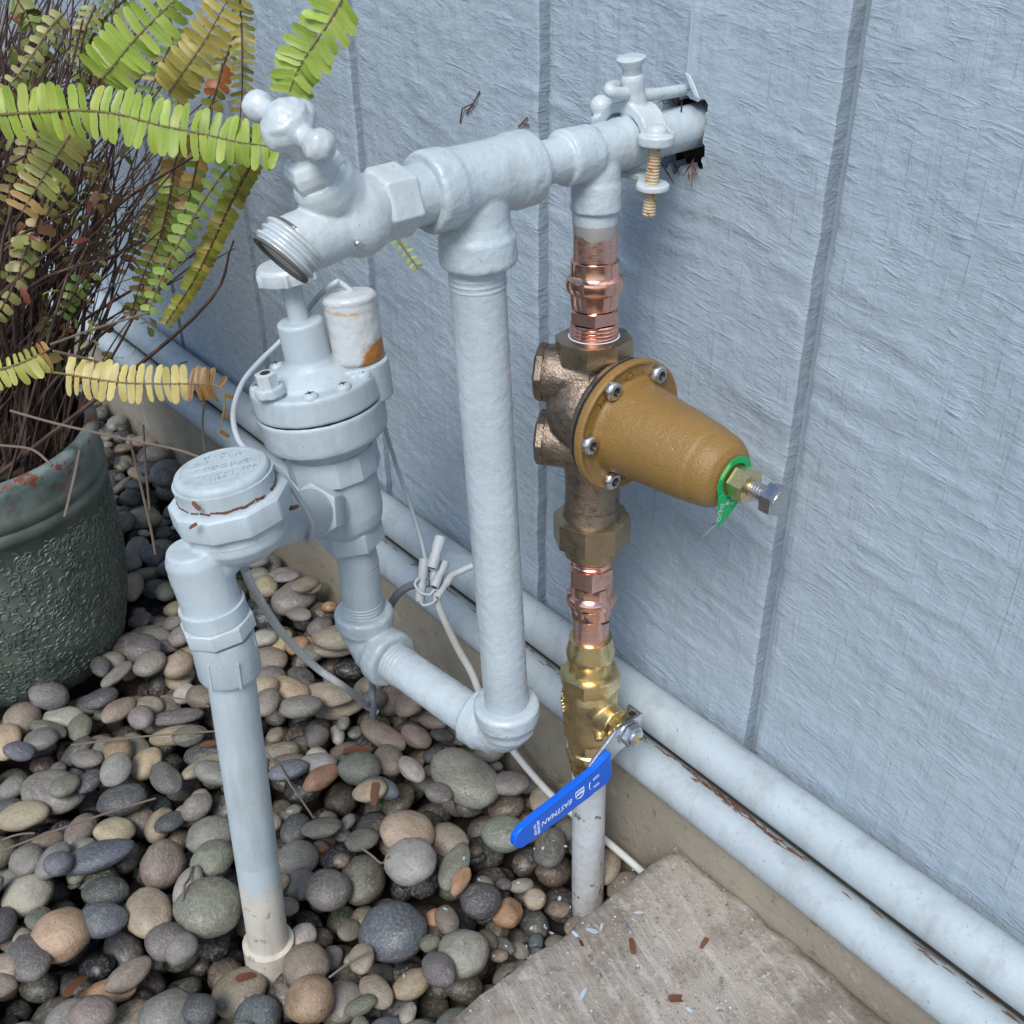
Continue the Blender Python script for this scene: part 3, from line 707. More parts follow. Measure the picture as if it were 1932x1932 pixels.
# ---- ball valve
bv = thing('ball_valve', 'yellow brass ball valve with blue lever handle', 'valve', CS(1320))
b0 = CS(1199); Lb = lambda py: (CS(py)-b0).dot(cdir)
m_ = MB()
m_.lathe([(0, .0118), (.0004, .0134), (.004, .0136), (Lb(1226), .0152), (Lb(1226)+.004, .0148), (Lb(1226)+.0065, .0134), (Lb(1262), .0136), (Lb(1268), .0142)], b0, cdir, 44); m_.build('upper_socket', M['brass'], bv)
m_ = MB(); m_.hexa(CS(1262), CS(1292), .0190, 8, .12, R(10)); m_.build('octagon_band', M['brass'], bv)
m_ = MB()
SC = CS(1335)
m_.lathe([(0, .0165), (.006, .0178), (.012, .0176), ((CS(1378)-CS(1288)).length, .0168), ((CS(1378)-CS(1288)).length+.004, .0142)], CS(1288), cdir, 44)
sdir_ = V((1, -.05, .02)).normalized()
ST = CZ(.1385)
m_.cyl(ST, ST+sdir_*.0255, .0098, 32)
m_.cyl(ST+sdir_*.017+V((0, -.008, -.006)), ST+sdir_*.0225+V((0, -.0115, -.0088)), .0032, 6)
link('body', fuse(m_, .0007, 4, .00012, 260), M['brass_cast'], bv)
m_ = MB(); l0 = CS(1376); Ld = lambda py: (CS(py)-l0).dot(cdir)
m_.lathe([(0, .0138), (Ld(1404), .0138), (Ld(1404)+.001, .0150), (Ld(1413)+.001, .0154), (Ld(1420)+.002, .0150), (Ld(1424)+.003, .0136), (Ld(1434)+.004, .0134), (Ld(1434)+.0045, .0118)], l0, cdir, 44); m_.build('lower_socket', M['brass'], bv)
e1, e2, _ = frame(cdir, V((-.25, -1, 0)))
m_ = MB(); m_.cyl(ST+sdir_*.024, ST+sdir_*.0345, .0062, 20); m_.box(ST+sdir_*.0275+V((0, 0, .0)), sdir_*.003, V((0, .0075, 0)), V((0, 0, .006))); m_.build('stem', M['brass'], bv)
for s_, px, py, sz in (('DZR', 1078, 1372, .0052), ('CW', 1083, 1352, .0045)):
    a0 = ray(px, py); e_, f_, _ = frame(cdir, -a0)
    c = CZ(.139 if s_ == 'DZR' else .146)
    rd = (V((-.55, -.83, 0))).normalized(); tx = V((.83, -.55, 0))
    link('cast_mark', text_mesh(s_, sz, c+rd*.0176, tx, V((0, 0, 1)), rd, .0010, 0, .0001), M['brass'], bv)
# lever: zinc strap and blue grip in the plane x = LX
LXp = AY(1190, 1387, ST.y-.001); LX = LXp.x-.004
lv = link('lever', None, None) if False else None
O = V((LX, ST.y, ST.z)); Yn = V((0, -1, 0))
Hn = XA
m_ = MB()
strap = [(-.0105, .0085), (.011, .0085), (.0185, .0030), (.0330, -.0075), (.0330, -.0235), (.0225, -.0205), (.0085, -.0115), (-.0105, -.0090)]
m_.prism(strap, O, Yn, Zv, Hn, .0024)
m_.box(O+Yn*-.0105-Hn*.0045+Zv*.003, Hn*.0055, Yn*.0012, Zv*.0058)
lever = m_.build('lever', M['zinc'], bv, bevel=.0005)
m_ = MB(); G0 = AX(1147, 1446, LX+.002); G1 = AX(968, 1588, LX+.004); gd = (G1-G0).normalized(); gz = Hn.cross(gd).normalized(); gz = gz if gz.z > 0 else -gz
GL = (G1-G0).length
hw = .0098
outl = [(-.001, .0135), (.004, .0128), (.013, .0102), (.03, .0094), (.06, .0092), (GL-.008, .0088)]
outl += [(GL-.008+.0088*math.sin(t), .0088*math.cos(t)) for t in np.linspace(.25, math.pi-.25, 9)]
outl += [(GL-.008, -.0088), (.05, -.0100), (.012, -.0112), (.003, -.0112), (-.001, -.0080)]
m_.prism(outl, G0, gd, gz, Hn, .0048)
grip = link('grip', fuse(m_, .0006, 7), M['blue'], lever)
tn = Hn
def grip_text(s, u, v, size, along=True, shear=0):
    ex_ = gd if along else -gz; ey_ = tn.cross(ex_)
    return text_mesh(s, size, G0+gd*u+gz*v+Hn*.00235, ex_, ey_, tn, .00025, shear, .00004)
link('print', grip_text('EASTMAN', GL*.575, -.0008, .0056, True, .25), M['white_print'], grip)
link('print', grip_text('600 WOG\n150 WSP', GL*.79, -.001, .0027, False), M['white_print'], grip)
link('print', grip_text('OFF', GL*.16, .0028, .0032, True), M['white_print'], grip)
link('print', grip_text('ON', GL*.16, -.0045, .0032, True), M['white_print'], grip)
m_ = MB(); m_.tube([G0+gd*(GL*.16+.0045+.0014*math.cos(t))+gz*(-.001+.0034*math.sin(t))+Hn*.0024 for t in np.linspace(-1.2, 1.2, 9)], .0003, 6)
q = G0+gd*(GL*.335)+gz*.0000+Hn*.0024                          # certification mark: arch over a block
for pts in ([(-.0032, -.0030), (.0036, -.0030)], [(-.0032, -.0030), (-.0032, .0012), (-.0018, .0036), (.0006, .0042), (.0028, .0030), (.0036, .0010), (.0036, -.0030)], [(-.0032, .0006), (.0036, .0006)]):
    m_.tube([q+gd*-a*-1+gz*-b for a, b in pts], .00028, 6)
m_.build('print', M['white_print'], grip)
link('print', grip_text('UPC', GL*.335, .0010, .0026, True), M['white_print'], grip)
m_ = MB(); nb = O+Hn*.0012; m_.lathe([(0, .0085), (.0008, .0087)], nb, Hn, 28); m_.hexa(nb+Hn*.0006, nb+Hn*.0058, .0076, 6, .12, R(20)); m_.lathe([(0, .0058), (.0018, .0054), (.0024, .0042)], nb+Hn*.0056, Hn, 24); m_.build('nut', M['zinc'], bv)
m_ = MB(); m_.lathe([(0, .0036), (.0090, .0036), (.0094, .0030)], nb-Hn*.001, Hn, 20); m_.build('stem_end', M['brass'], bv)

rs = thing('painted_riser', 'scuffed white-painted riser pipe rising beside the slab to the ball valve', 'pipe', CZ(-.04))
m_ = MB(); m_.cyl(CS(1425), CS(1462), .0111, 40); m_.build('copper_end', M['copper'], rs)
m_ = MB(); m_.tube([CZ(z) for z in np.linspace(pz(1455), -.07, 40)], .01135, 40); link('pipe', fuse(m_, .0009, 2, .0002, 180), M['stucco_riser'], rs)

# ================================================================== SPRINKLER (ANTI-SIPHON) VALVE
V0 = V((-.5125, -.1435, .200))
def VU(s): return V0+vU*s
VF = (AX(605, 782, -.5245)-V0).dot(vU)+.0125                           # height of the bonnet flange on the axis
sv = thing('sprinkler_valve', 'grey-painted anti-siphon sprinkler valve with bonnet and vent cap', 'valve', V0)
pdn = (V0-K1).normalized()
m_ = MB(); m_.cyl(K1+pdn*.022, V0, .0134, 36); m_.cyl(V0-vU*.001, V0+vU*.024, .0134, 36); m_.build('inlet_pipe', M['pipe_smooth'], sv)
m_ = MB(); m_.thread(K1+pdn*.027, K1+pdn*.037, .0139, .0006, .0023, 36); m_.build('thread', M['pipe_smooth'], sv)
CAPC = V((-.4655, -.2448, .333))
RT = AX(430, 1232, -.455)                                         # top of the front riser
m_ = MB()
m_.hexa(VU(.0165), VU(.0305), .0212, 6, .05, R(25)); link('hex_base', shade(m_.mesh('hex_base'), 25, .0006), M['pipe_smooth'], sv)
m_ = MB()
B1 = VF-.030
m_.lathe([(.027, .0180), (.034, .0225), (.042, .0242), (B1-.018, .0250), (B1-.004, .0255)], V0, vU, 44)
bowl = CAPC-vU*.038
mid = VU(.046)
m_.cyl(mid, bowl, .0145, 36)
m_.lathe([(-.012, .016), (-.006, .0225), (.0, .0265), (.014, .0272)], bowl, vU, 44)
outp = RT+vU*.052
m_.lathe([(-.035, .0158), (.0, .0162), (.012, .0162), (.018, .0140)], outp, vU, 40)
m_.cyl(outp+vU*.0, bowl+vU*.004, .014, 30)
link('body', fuse(m_, .001, 6, .00012), M['pipe_smooth'], sv)
hd = (bowl-mid).normalized()
m_ = MB(); m_.hexa(mid+hd*.030, mid+hd*.043, .0182, 6, .05, R(10)); link('cross_nut', shade(m_.mesh('n'), 25, .0006), M['pipe_smooth'], sv)
m_ = MB(); m_.hexa(VU(B1-.022), VU(B1-.004), .0288, 12, .05, R(5)); link('collar', shade(m_.mesh('n'), 22, .0008), M['pipe_smooth'], sv)
m_ = MB(); m_.lathe([(-.008, .0262), (.001, .0268), (.003, .0330), (.005, .0378), (.008, .0384), (.0245, .0392), (.0255, .0382)], VU(B1), vU, 72)
link('lower_flange', fuse(m_, .001, 3, .0002), M['pipe_smooth'], sv)
m_ = MB(); m_.lathe([(0, .0380), (.0016, .0382)], VU(B1+.0250), vU, 64); m_.build('gasket', M['black'], sv)
# bonnet
TB = VU(B1+.0262)
e1, e2, _ = frame(vU, -_f)                                         # e1 towards the camera, e2 sideways
m_ = MB(); m_.lathe([(0, .0385), (.0012, .0394), (.0150, .0388), (.0166, .0378)], TB, vU, 72)
m_.lathe([(.012, .0285), (.018, .0275), (.0215, .0215), (.0245, .0160), (.028, .0142)], TB, vU, 48)
m_.lathe([(.02, .0140), (.0505, .0136), (.0518, .0124)], TB, vU, 40)
SB = AW(672, 652, .645)                                            # foot of the solenoid
sb_off = SB-TB; sb_h = sb_off.dot(vU); sb_r = sb_off-vU*sb_h; SBD = sb_r.normalized()
Sfoot = TB+vU*.0205+sb_r
m_.lathe([(-.024, .0165), (.0, .0175)], Sfoot, vU, 32); m_.cyl(TB+vU*.016, Sfoot-vU*.010, .013, 24)
m_.lathe([(0, .009), (.006, .0085)], TB+vU*.0185+(AW(503, 715, .62)-TB-vU*(AW(503, 715, .62)-TB).dot(vU)), vU, 24)
bon = link('bonnet', fuse(m_, .0009, 5, .0001), M['pipe_smooth'], sv)
m_ = MB(); m_.lathe([(0, .0060), (.033, .0058)], TB+vU*.045, vU, 28); m_.lathe([(0, .0066), (.004, .0070)], TB+vU*.0735, vU, 28)
KB = TB+vU*.0765
m_.build('flow_stem', M['pipe_smooth'], sv)
m_ = MB(); n_ = 72; pr_ = []
for k in range(n_):
    a_ = 2*math.pi*k/n_; q = (k % 12)
    pr_.append((a_, .0192 if q in (0, 1) else .0176))
poly = [(r_*math.cos(a_), r_*math.sin(a_)) for a_, r_ in pr_]
m_.prism(poly, KB+vU*.0035, e1, e2, vU, .0070); m_.lathe([(0, .0176), (.0022, .0160), (.0026, .006)], KB+vU*.0068, vU, 36)
link('flow_knob', shade(m_.mesh('k'), 35, .0005), M['bibb'], sv)
# bonnet screws with cross recess
for px, py in ((508, 757), (584, 762), (661, 735), (688, 707), (521, 690), (477, 735)):
    q = AW(px, py, .62); q = q-TB; q = (q-vU*q.dot(vU))
    d_ = ray(px, py); t_ = (TB+vU*.0172-CAM).dot(vU)/d_.dot(vU); q = CAM+d_*t_-TB; q = q-vU*q.dot(vU); q = q.normalized()*.0335
    c = TB+vU*.0158+q
    m_ = MB(); m_.lathe([(0, .0048), (.0015, .0048), (.0030, .0038), (.0036, .0022), (.0037, .0004)], c, vU, 24); s_ = m_.build('bonnet_screw', M['pipe_smooth'], sv)
    a_, b_, _ = frame(vU, e1+e2*.4)
    m_ = MB(); m_.box(c+vU*.0036, a_*.0022, b_*.0004, vU*.0003); m_.box(c+vU*.00362, b_*.0022, a_*.0004, vU*.0003); m_.build('cross_slot', M['dark'], s_)
bl = TB+vU*.022+(AW(503, 715, .62)-TB-vU*(AW(503, 715, .62)-TB).dot(vU))
m_ = MB(); m_.hexa(bl+vU*.001, bl+vU*.0105, .0066, 6, .08, R(15)); s_ = m_.build('bleed_screw', M['bibb'], sv)
m_ = MB(); m_.cyl(bl, bl+vU*.002, .0052, 20); m_.build('bleed_shank', M['bronze_nut'], s_)
m_ = MB(); m_.lathe([(0, .003), (.0003, .003)], bl+vU*.0104, vU, 18); m_.build('bleed_hole', M['dark'], s_)
# solenoid
so_d = (AW(657, 553, .632)-Sfoot).normalized()
m_ = MB(); m_.lathe([(-.0015, .0120), (.001, .0148), (.004, .0155), (.036, .0158), (.0375, .0156)], Sfoot, so_d, 44)
m_.lathe([(.0365, .0162), (.0385, .0162), (.0405, .0145), (.0418, .0050), (.0418, .0045)], Sfoot, so_d, 44)
sol = link('solenoid', fuse(m_, .0006, 3, .00025, 200), M['solenoid'], sv)
m_ = MB(); m_.lathe([(0, .0046), (.0010, .0046), (.0012, .0036)], Sfoot+so_d*.0413, so_d, 24); m_.build('solenoid_nut', M['bibb'], sol)
# vent cap with raised lettering
ce1 = (_r-vU*_r.dot(vU)).normalized(); ce1 = (Matrix.Rotation(R(14), 4, vU) @ ce1); ce2 = vU.cross(ce1)
m_ = MB(); m_.lathe([(-.0075, .0235), (-.006, .0248), (-.001, .0250), (.0012, .0238), (.0018, .0216), (.0018, .0198)], CAPC, vU, 72); m_.lathe([(-.012, .017), (-.006, .017)], CAPC, vU, 32)
cap = link('vent_cap', fuse(m_, .0007, 3, .00008), M['pipe_smooth'], sv)
cz = CAPC+vU*.0018
m_ = MB(); pts = [cz+(ce1*math.cos(t)+ce2*math.sin(t))*.0206 for t in np.linspace(0, 2*math.pi, 60)]; m_.tube(pts, .00028, 6); m_.build('cap_ring', M['pipe_smooth'], cap)
for s_, x_, y_, sz, bo in (('CARSON CITY', .003, -.0085, .0046, .0001), ('NEVADA', .003, -.0132, .0044, .0001), ('RICHDEL', .0045, .0005, .0066, .00015), ('VALVE', .005, .0102, .0044, .0001), ('MODEL', -.002, .0142, .0040, .0001), ('PAT', -.0095, .0085, .0038, .0001)):
    link('raised_letters', text_mesh(s_, sz, cz+ce1*x_+ce2*y_, ce1, ce2, vU, .0009, 0, bo), M['pipe_smooth'], cap)
m_ = MB()
for y_, x0_, x1_ in ((.0038, -.0175, .0165), (-.0038, -.0165, .0175)): m_.tube([cz+ce1*x0_+ce2*y_, cz+ce1*x1_+ce2*y_], .00035, 6)
m_.tube([cz+ce1*(-.0085+.0042*math.cos(t))+ce2*(.0042*math.sin(t)) for t in np.linspace(0, 2*math.pi, 24)], .00035, 6); m_.build('raised_emblem', M['pipe_smooth'], cap)
m_ = MB(); m_.hexa(CAPC-vU*.0280, CAPC-vU*.0125, .0318, 10, .09, R(8)); link('vent_ring', shade(m_.mesh('v'), 24, .0018), M['pipe_smooth'], sv)
m_ = MB(); m_.lathe([(0, .0255), (.010, .0262)], CAPC-vU*.0130, vU, 40); m_.lathe([(0, .027), (.005, .0265)], CAPC-vU*.033, vU, 40); m_.build('vent_throat', M['pipe_smooth'], sv)
# outlet adapter, coupling
m_ = MB(); m_.lathe([(0, .0158), (.002, .0176), (.011, .0178)], RT+vU*.034-vU*.011, vU, 40); m_.build('adapter_ring', M['pipe_smooth'], sv)
m_ = MB(); m_.hexa(RT+vU*.015, RT+vU*.0245, .0200, 8, .05, R(10)); link('adapter_hex', shade(m_.mesh('h'), 22, .0006), M['pipe_smooth'], sv)
for dz, sg in ((.048, -1), (.009, 1)):
    q = RT+vU*dz+_r*sg*.0165; m_ = MB(); m_.box(q, _r*.0012, vU*.004, _f*.0018); m_.build('mould_tab', M['pipe_smooth'], sv, bevel=.0004)

pv = thing('front_riser', 'grey-painted plastic riser with unpainted cream foot standing in the pebbles', 'pipe', AZ(505, 1765, -.01))
PB_ = AZ(506, 1775, -.012); rdir = (RT-PB_).normalized()
m_ = MB(); m_.lathe([(0, .0168), (.002, .0176), (.026, .0174), (.0265, .0160)], RT-rdir*.013, (rdir+vU).normalized(), 40); m_.build('coupling', M['pipe_smooth'], pv)
q0 = RT-rdir*.004; m_ = MB()
for k in (-.35, .55):
    e1_, e2_, _ = frame(rdir, -_f); m_.box(q0+(e1_*math.cos(k)+e2_*math.sin(k))*.0176, rdir*.0085, (e2_*math.cos(k)-e1_*math.sin(k))*.0006, (e1_*math.cos(k)+e2_*math.sin(k))*.0007)
m_.build('coupling_rib', M['pipe_smooth'], pv)
cut = PB_+rdir*((AX(488, 1632, -.455)-PB_).length)
n = NT(M['white_pipe']); old = n.b.inputs['Base Color'].links[0].from_socket; tc = n.n('TexCoord'); sp = n.n('SeparateXYZ'); n.l(tc.outputs['Object'], sp.inputs[0])
n.set(Base_Color=n.mix(n.g(n.math('ADD', n.math('MULTIPLY', sp.outputs[2], 14.0), n.math('MULTIPLY', n.noise(n.coord((120, 120, 40)), 1, 4), .5)), cut.z*14+.02, cut.z*14+.34), old, (.455, .525, .56)))
cut = cut+rdir*.012
m_ = MB(); m_.cyl(PB_-rdir*.03, cut, .01325, 40); m_.build('bare_foot', M['white_pipe'], pv)
m_ = MB(); m_.cyl(cut, RT, .0133, 40); m_.build('pipe', M['pipe_smooth'], pv)
m_ = MB(); m_.lathe([(0, .0165), (.034, .0168), (.0345, .0140)], PB_-rdir*.034, rdir, 40); m_.build('foot_coupling', M['white_pipe'], pv)

# ================================================================== WIRES
def wire(name, pts, r, mk, label, n=10):
    m_ = MB(); m_.tube(spline(pts, 8), r, n); return tag(m_.build(name, M[mk]), label, 'wire')
sol_top = Sfoot+so_d*.042
wire('solenoid_wire', [sol_top+_r*.002, sol_top+so_d*.005-_r*.004, AW(632, 534, .628), AW(612, 548, .634), AW(592, 570, .645), AW(570, 598, .660), AW(528, 645, .665), AW(492, 680, .655), AW(460, 718, .640), AW(443, 762, .620), AW(441, 800, .600), AW(455, 838, .588), AW(488, 865, .580), AW(520, 885, .577), AW(543, 910, .582), AW(570, 950, .595), AW(589, 985, .610), AW(588, 1008, .622), AW(582, 1022, .632)], .0016, 'wire', 'pale thin wire looping from the rusty solenoid over the vent cap')
wire('control_wire', [AW(722, 792, .70), AW(733, 830, .71), AW(752, 890, .722), AW(775, 955, .735), AW(795, 1020, .745), AW(803, 1055, .748), AW(815, 1075, .75)], .0014, 'wire', 'thin painted wire hanging down to the crimp connectors')
wire('buried_cable', [AW(820, 1115, .745), AW(830, 1150, .752), AW(862, 1220, .775), AW(890, 1270, .79), AW(912, 1325, .80), AY(950, 1390, -.062), AY(988, 1442, -.062), AY(1040, 1500, -.064), AY(1080, 1535, -.060), AY(1148, 1590, -.056), AY(1208, 1642, -.054), AY(1230, 1665, -.054)], .0027, 'cable', 'long grey cable slanting behind the tall pipe and riser to the slab', 12)
wire('buried_cable', [AW(812, 1100, .75), AW(785, 1102, .755), AW(757, 1115, .765), AW(738, 1140, .775), AW(725, 1180, .785), AW(712, 1240, .80), AZ(703, 1290, .03), AZ(704, 1335, .008), AZ(706, 1372, -.02)], .0029, 'darkcable', 'dark grey cable curving from the connectors behind the elbow', 12)
wire('buried_cable', [AW(462, 1075, .60), AW(472, 1100, .61), AW(492, 1135, .635), AW(525, 1185, .67), AW(560, 1225, .70), AW(600, 1262, .725), AW(650, 1297, .74), AZ(690, 1328, .012), AZ(712, 1345, .0)], .0026, 'cable', 'grey cable drooping from below the vent cap into the pebbles', 12)
def crimp(a, b, r, label):
    a, b = V(a), V(b); m_ = MB(); L = (b-a).length
    m_.lathe([(0, r*.85), (L*.05, r), (L*.40, r), (L*.52, r*.78), (L*.62, r*.95), (L*.97, r), (L, r*.9)], a, b-a, 18)
    o = m_.build('crimp_connector', M['wire']); tag(o, label, 'connector', 'crimp connectors')
    m2 = MB(); m2.lathe([(0, r*.62), (.0004, r*.62)], b-(b-a).normalized()*.0003, b-a, 14); m2.build('open_end', M['dark'], o)
    return o
crimp(AW(801, 1053, .748), AW(792, 1133, .752), .0036, 'upright crimp connector ringed by a wire loop')
crimp(AW(822, 1050, .75), AW(818, 1100, .752), .0031, 'smooth tapered crimp connector in the middle of the bundle')
crimp(AW(840, 1060, .752), AW(819, 1108, .744), .0033, 'short ridged crimp connector leaning right in the bundle')
crimp(AW(852, 1085, .756), AW(823, 1128, .745), .0031, 'crimp connector joined to the pale tail by the tall pipe')
crimp(AW(832, 1012, .748), AW(815, 1072, .744), .0042, 'clear-ended crimp connector lying against the upper long pipe')
wire('loop_wire', [AW(790, 1090, .744), AW(783, 1102, .743), AW(793, 1117, .741), AW(810, 1122, .741), AW(820, 1112, .742)], .0009, 'wire', 'thin wire loop wound round the upright connector', 8)
wire('loop_wire', [AW(824, 1130, .742), AW(815, 1138, .742), AW(800, 1142, .743), AW(794, 1136, .745)], .0009, 'wire', 'short wire tail curling under the connectors', 8)
wire('wire_tail', [AW(850, 1086, .756), AW(868, 1078, .752), AW(888, 1069, .750), AW(905, 1064, .750)], .0024, 'wire', 'pale painted wire tail reaching behind the tall pipe', 10)

# ================================================================== POT AND FERN
PC = V((-.866, -.290, 0)); PH = .200
pot = thing('planter_pot', 'green-grey glazed pot with scrolled relief and chipped red rim', 'plant pot', PC+V((0, 0, -.015)))
prof = [(-.02, .078), (-.012, .084), (.004, .0885), (.035, .0960), (.075, .1005), (.115, .1015), (.148, .1010), (.150, .1030), (.1545, .1040), (.159, .1030), (.1605, .1015), (.163, .1030), (.1675, .1042), (.172, .1032), (.1745, .1022), (.185, .1030), (.192, .1045), (.1985, .1052), (.2015, .1035), (.2025, .0990), (.201, .0955), (.194, .0940), (.15, .0920)]
m_ = MB(); m_.lathe(prof, PC, (0, 0, 1), 128, caps=False)
link('pot_body', shade(m_.mesh('pot_body'), 50), M['glaze'], pot)
def potr(z):
    for (a, ra), (b, rb) in zip(prof, prof[1:]):
        if a <= z <= b: return ra+(rb-ra)*(z-a)/(b-a)
    return .1
m_ = MB()                                                           # scrolled relief: small curls standing proud
for i in range(2300):
    th = random.uniform(-2.0, 1.6); z = random.uniform(-.004, .140); r0 = potr(z)
    s = random.uniform(.0030, .0056); a0 = random.uniform(0, 6.28); sw = random.uniform(2.4, 4.6)*random.choice((-1, 1)); pts = []
    for j in range(7):
        t = j/6; rr = s*(1-.55*t); u_ = rr*math.cos(a0+sw*t); v_ = rr*math.sin(a0+sw*t)
        q = th+u_/r0; zz = min(.145, max(-.010, z+v_)); pts.append(PC+V((math.cos(q)*(potr(zz)+.0002), math.sin(q)*(potr(zz)+.0002), zz)))
    m_.tube(pts, [.0004, .0008, .0010, .0010, .0009, .0007, .0003], 5, caps=False)
o = m_.build('scroll_relief', M['glaze'], pot); o['kind'] = 'stuff'
m_ = MB(); n_ = 40
for j in range(9):
    for k in range(n_):
        a_ = 2*math.pi*k/n_; r_ = .0945*j/8; p = PC+V((r_*math.cos(a_), r_*math.sin(a_), 0)); m_.v.append((p.x, p.y, .184+.010*(1-j/8)+.006*noise.noise(p*60)))
for j in range(8): m_.skin(j*n_, (j+1)*n_, n_)
m_.build('potting_soil', M['soil'], pot)

fern = thing('potted_fern', 'half-dead sword fern with green and yellow fronds in the pot', 'fern', PC+V((0, 0, .175)))
# leaflet mesh: pointed oblong with a folded midrib, along +x, unit length
def leaf_mesh(name, wd, curl):
    st = [(0, .55), (.08, .98), (.3, 1), (.55, .97), (.8, .9), (.93, .66), (1, .22)]; v = []; f = []
    for i, (t, k) in enumerate(st):
        z = -curl*t*t
        v += [(t, -wd*k*(1.08 if i % 2 else .94), z-.02+.05*k), (t, 0, z-.02), (t, wd*k*(.94 if i % 2 else 1.08), z-.02+.05*k)]
    for i in range(len(st)-1):
        a = i*3; f += [(a, a+3, a+4, a+1), (a+1, a+4, a+5, a+2)]
    me = bpy.data.meshes.new(name); me.from_pydata(v, [], f); me.materials.append(M['leaf'])
    me.polygons.foreach_set('use_smooth', [True]*len(f)); return me
LEAF = [leaf_mesh('leaflet', .185, .14), leaf_mesh('leaflet', .195, .32), leaf_mesh('leaflet', .205, -.10), leaf_mesh('leaflet_round', .31, .25)]
bed_v, bed_f, bed_c = [], [], []
def jit(c, a=.12):
    k = 1+random.uniform(-a, a); return tuple(min(1, x*k*(1+random.uniform(-.06, .06))) for x in c)
def frond(pix, n, Lpx, col, side=(1, 1), kind=0, stuff=False, tipcol=None, lean=.25, taper=.35, updir=None, droop=0, rach=.0009, skip=0, face=None, wd=1.0):
    """pix: (px, py, depth) points from root to tip; leaflets lie in the plane facing the viewer, turned a little at random"""
    pts = spline([AW(*q) for q in pix], 10); m = len(pts)
    m_ = MB(); m_.tube(pts, [rach*(1-.6*i/m) for i in range(m)], 6)
    fr = m_.build('frond', M['rachis'], None if stuff else fern) if not stuff else None
    if stuff:
        base = len(bed_v); 
        for q in m_.v: bed_v.append(tuple(q))
        for f_ in m_.f: bed_f.append(tuple(i+base for i in f_)); bed_c.append((.10, .06, .03))
    for k in range(n):
        t = (k+.5)/n; 
        if t < skip: continue
        i = min(m-2, int(t*(m-1))); p = pts[i].lerp(pts[i+1], t*(m-1)-i); tan = (pts[i+1]-pts[i]).normalized()
        vd = (p-CAM); dep = vd.dot(_f); vd = vd.normalized()
        nrm = V(face).normalized() if face else -vd
        nrm = (nrm-tan*nrm.dot(tan)).normalized(); sd = tan.cross(nrm)
        for s_ in (1, -1):
            if side[0 if s_ > 0 else 1] <= 0 or random.random() < .03: continue
            L = Lpx*dep/FPX*(1-taper*t**2.5)*side[0 if s_ > 0 else 1]*random.uniform(.9, 1.06)
            d = (sd*s_+tan*(lean+random.uniform(-.08, .08))+nrm*random.uniform(-.25, .15)).normalized()
            up_ = (nrm-d*nrm.dot(d)).normalized(); up_ = (up_+d.cross(up_)*random.uniform(-.35, .35)).normalized(); y_ = up_.cross(d)
            c = col if tipcol is None or t < .82 else tipcol
            c = jit(c if isinstance(c[0], float) else random.choice(c))
            W = L*wd
            mw = Matrix(((d.x*L, y_.x*W, up_.x*L, p.x), (d.y*L, y_.y*W, up_.y*L, p.y), (d.z*L, y_.z*W, up_.z*L, p.z), (0, 0, 0, 1)))
            me = LEAF[3] if kind == 3 else LEAF[random.choice((0, 1, 2))]
            if stuff:
                base = len(bed_v)
                for v_ in me.vertices: bed_v.append(tuple(mw @ v_.co))
                for f_ in me.polygons: bed_f.append(tuple(q+base for q in f_.vertices)); bed_c.append(c)
            else:
                o = bpy.data.objects.new('leaflet', me); COL.objects.link(o); o.parent = fr; o.matrix_local = fr.matrix_basis.inverted() @ mw if False else mw
                o.color = (*c, 1)
GRN = [(.33, .46, .05), (.38, .49, .07), (.28, .42, .045)]; OLV = [(.26, .24, .03), (.32, .27, .04), (.22, .24, .03)]; YEL = [(.62, .50, .16), (.66, .52, .20)]
PAL = [(.36, .36, .12), (.42, .38, .16)]; BRN = (.22, .07, .02)
frond([(-30, 218, .66), (60, 212, .655), (140, 208, .65), (220, 215, .645), (300, 236, .64), (380, 252, .635), (450, 268, .632), (495, 274, .63), (524, 283, .63)], 34, 54, GRN, (1, .95), lean=.03, taper=.25)
frond([(192, 148, .70), (215, 122, .695), (245, 85, .69), (290, 38, .68), (335, -5, .675)], 12, 54, GRN, lean=.1, taper=.2)
frond([(318, 175, .74), (350, 130, .735), (390, 70, .73), (432, -5, .72)], 14, 42, [(.45, .34, .06), (.38, .30, .05)], lean=.1, taper=.1)
frond([(140, 240, .70), (110, 290, .70), (75, 345, .705), (40, 400, .71)], 11, 46, [(.30, .33, .06), (.38, .32, .07)], tipcol=(.55, .28, .10), lean=.15, taper=.3)
frond([(492, 238, .635), (445, 300, .65), (400, 355, .665), (362, 415, .68), (332, 468, .69), (305, 525, .70), (278, 592, .71)], 17, 30, [(.25, .38, .07), (.30, .42, .09)], kind=3, lean=.5, taper=.35)
frond([(648, -8, .60), (618, 45, .60), (582, 98, .605), (560, 135, .61), (545, 175, .615)], 12, 54, GRN, lean=.35, taper=.25)
frond([(25, 700, .74), (95, 702, .73), (160, 712, .72), (230, 722, .715), (300, 724, .71), (365, 724, .705), (402, 726, .70)], 25, 40, YEL, lean=.05, taper=.2, tipcol=BRN, skip=.25, wd=1.1)
frond([(402, 726, .70), (420, 735, .70), (424, 760, .70), (418, 800, .70), (412, 822, .70)], 4, 26, [BRN, (.16, .05, .02)], lean=.4, taper=.2, side=(.2, 1))
frond([(-25, 702, .60), (25, 690, .60), (62, 675, .60), (95, 658, .605)], 9, 40, [(.42, .46, .08), (.50, .48, .12)], tipcol=(.45, .20, .05), lean=.1, taper=.0, side=(1, .5))
frond([(745, 442, .56), (762, 468, .56), (778, 492, .56), (789, 508, .56)], 6, 15, GRN, tipcol=(.22, .16, .03), lean=.3, taper=.3)
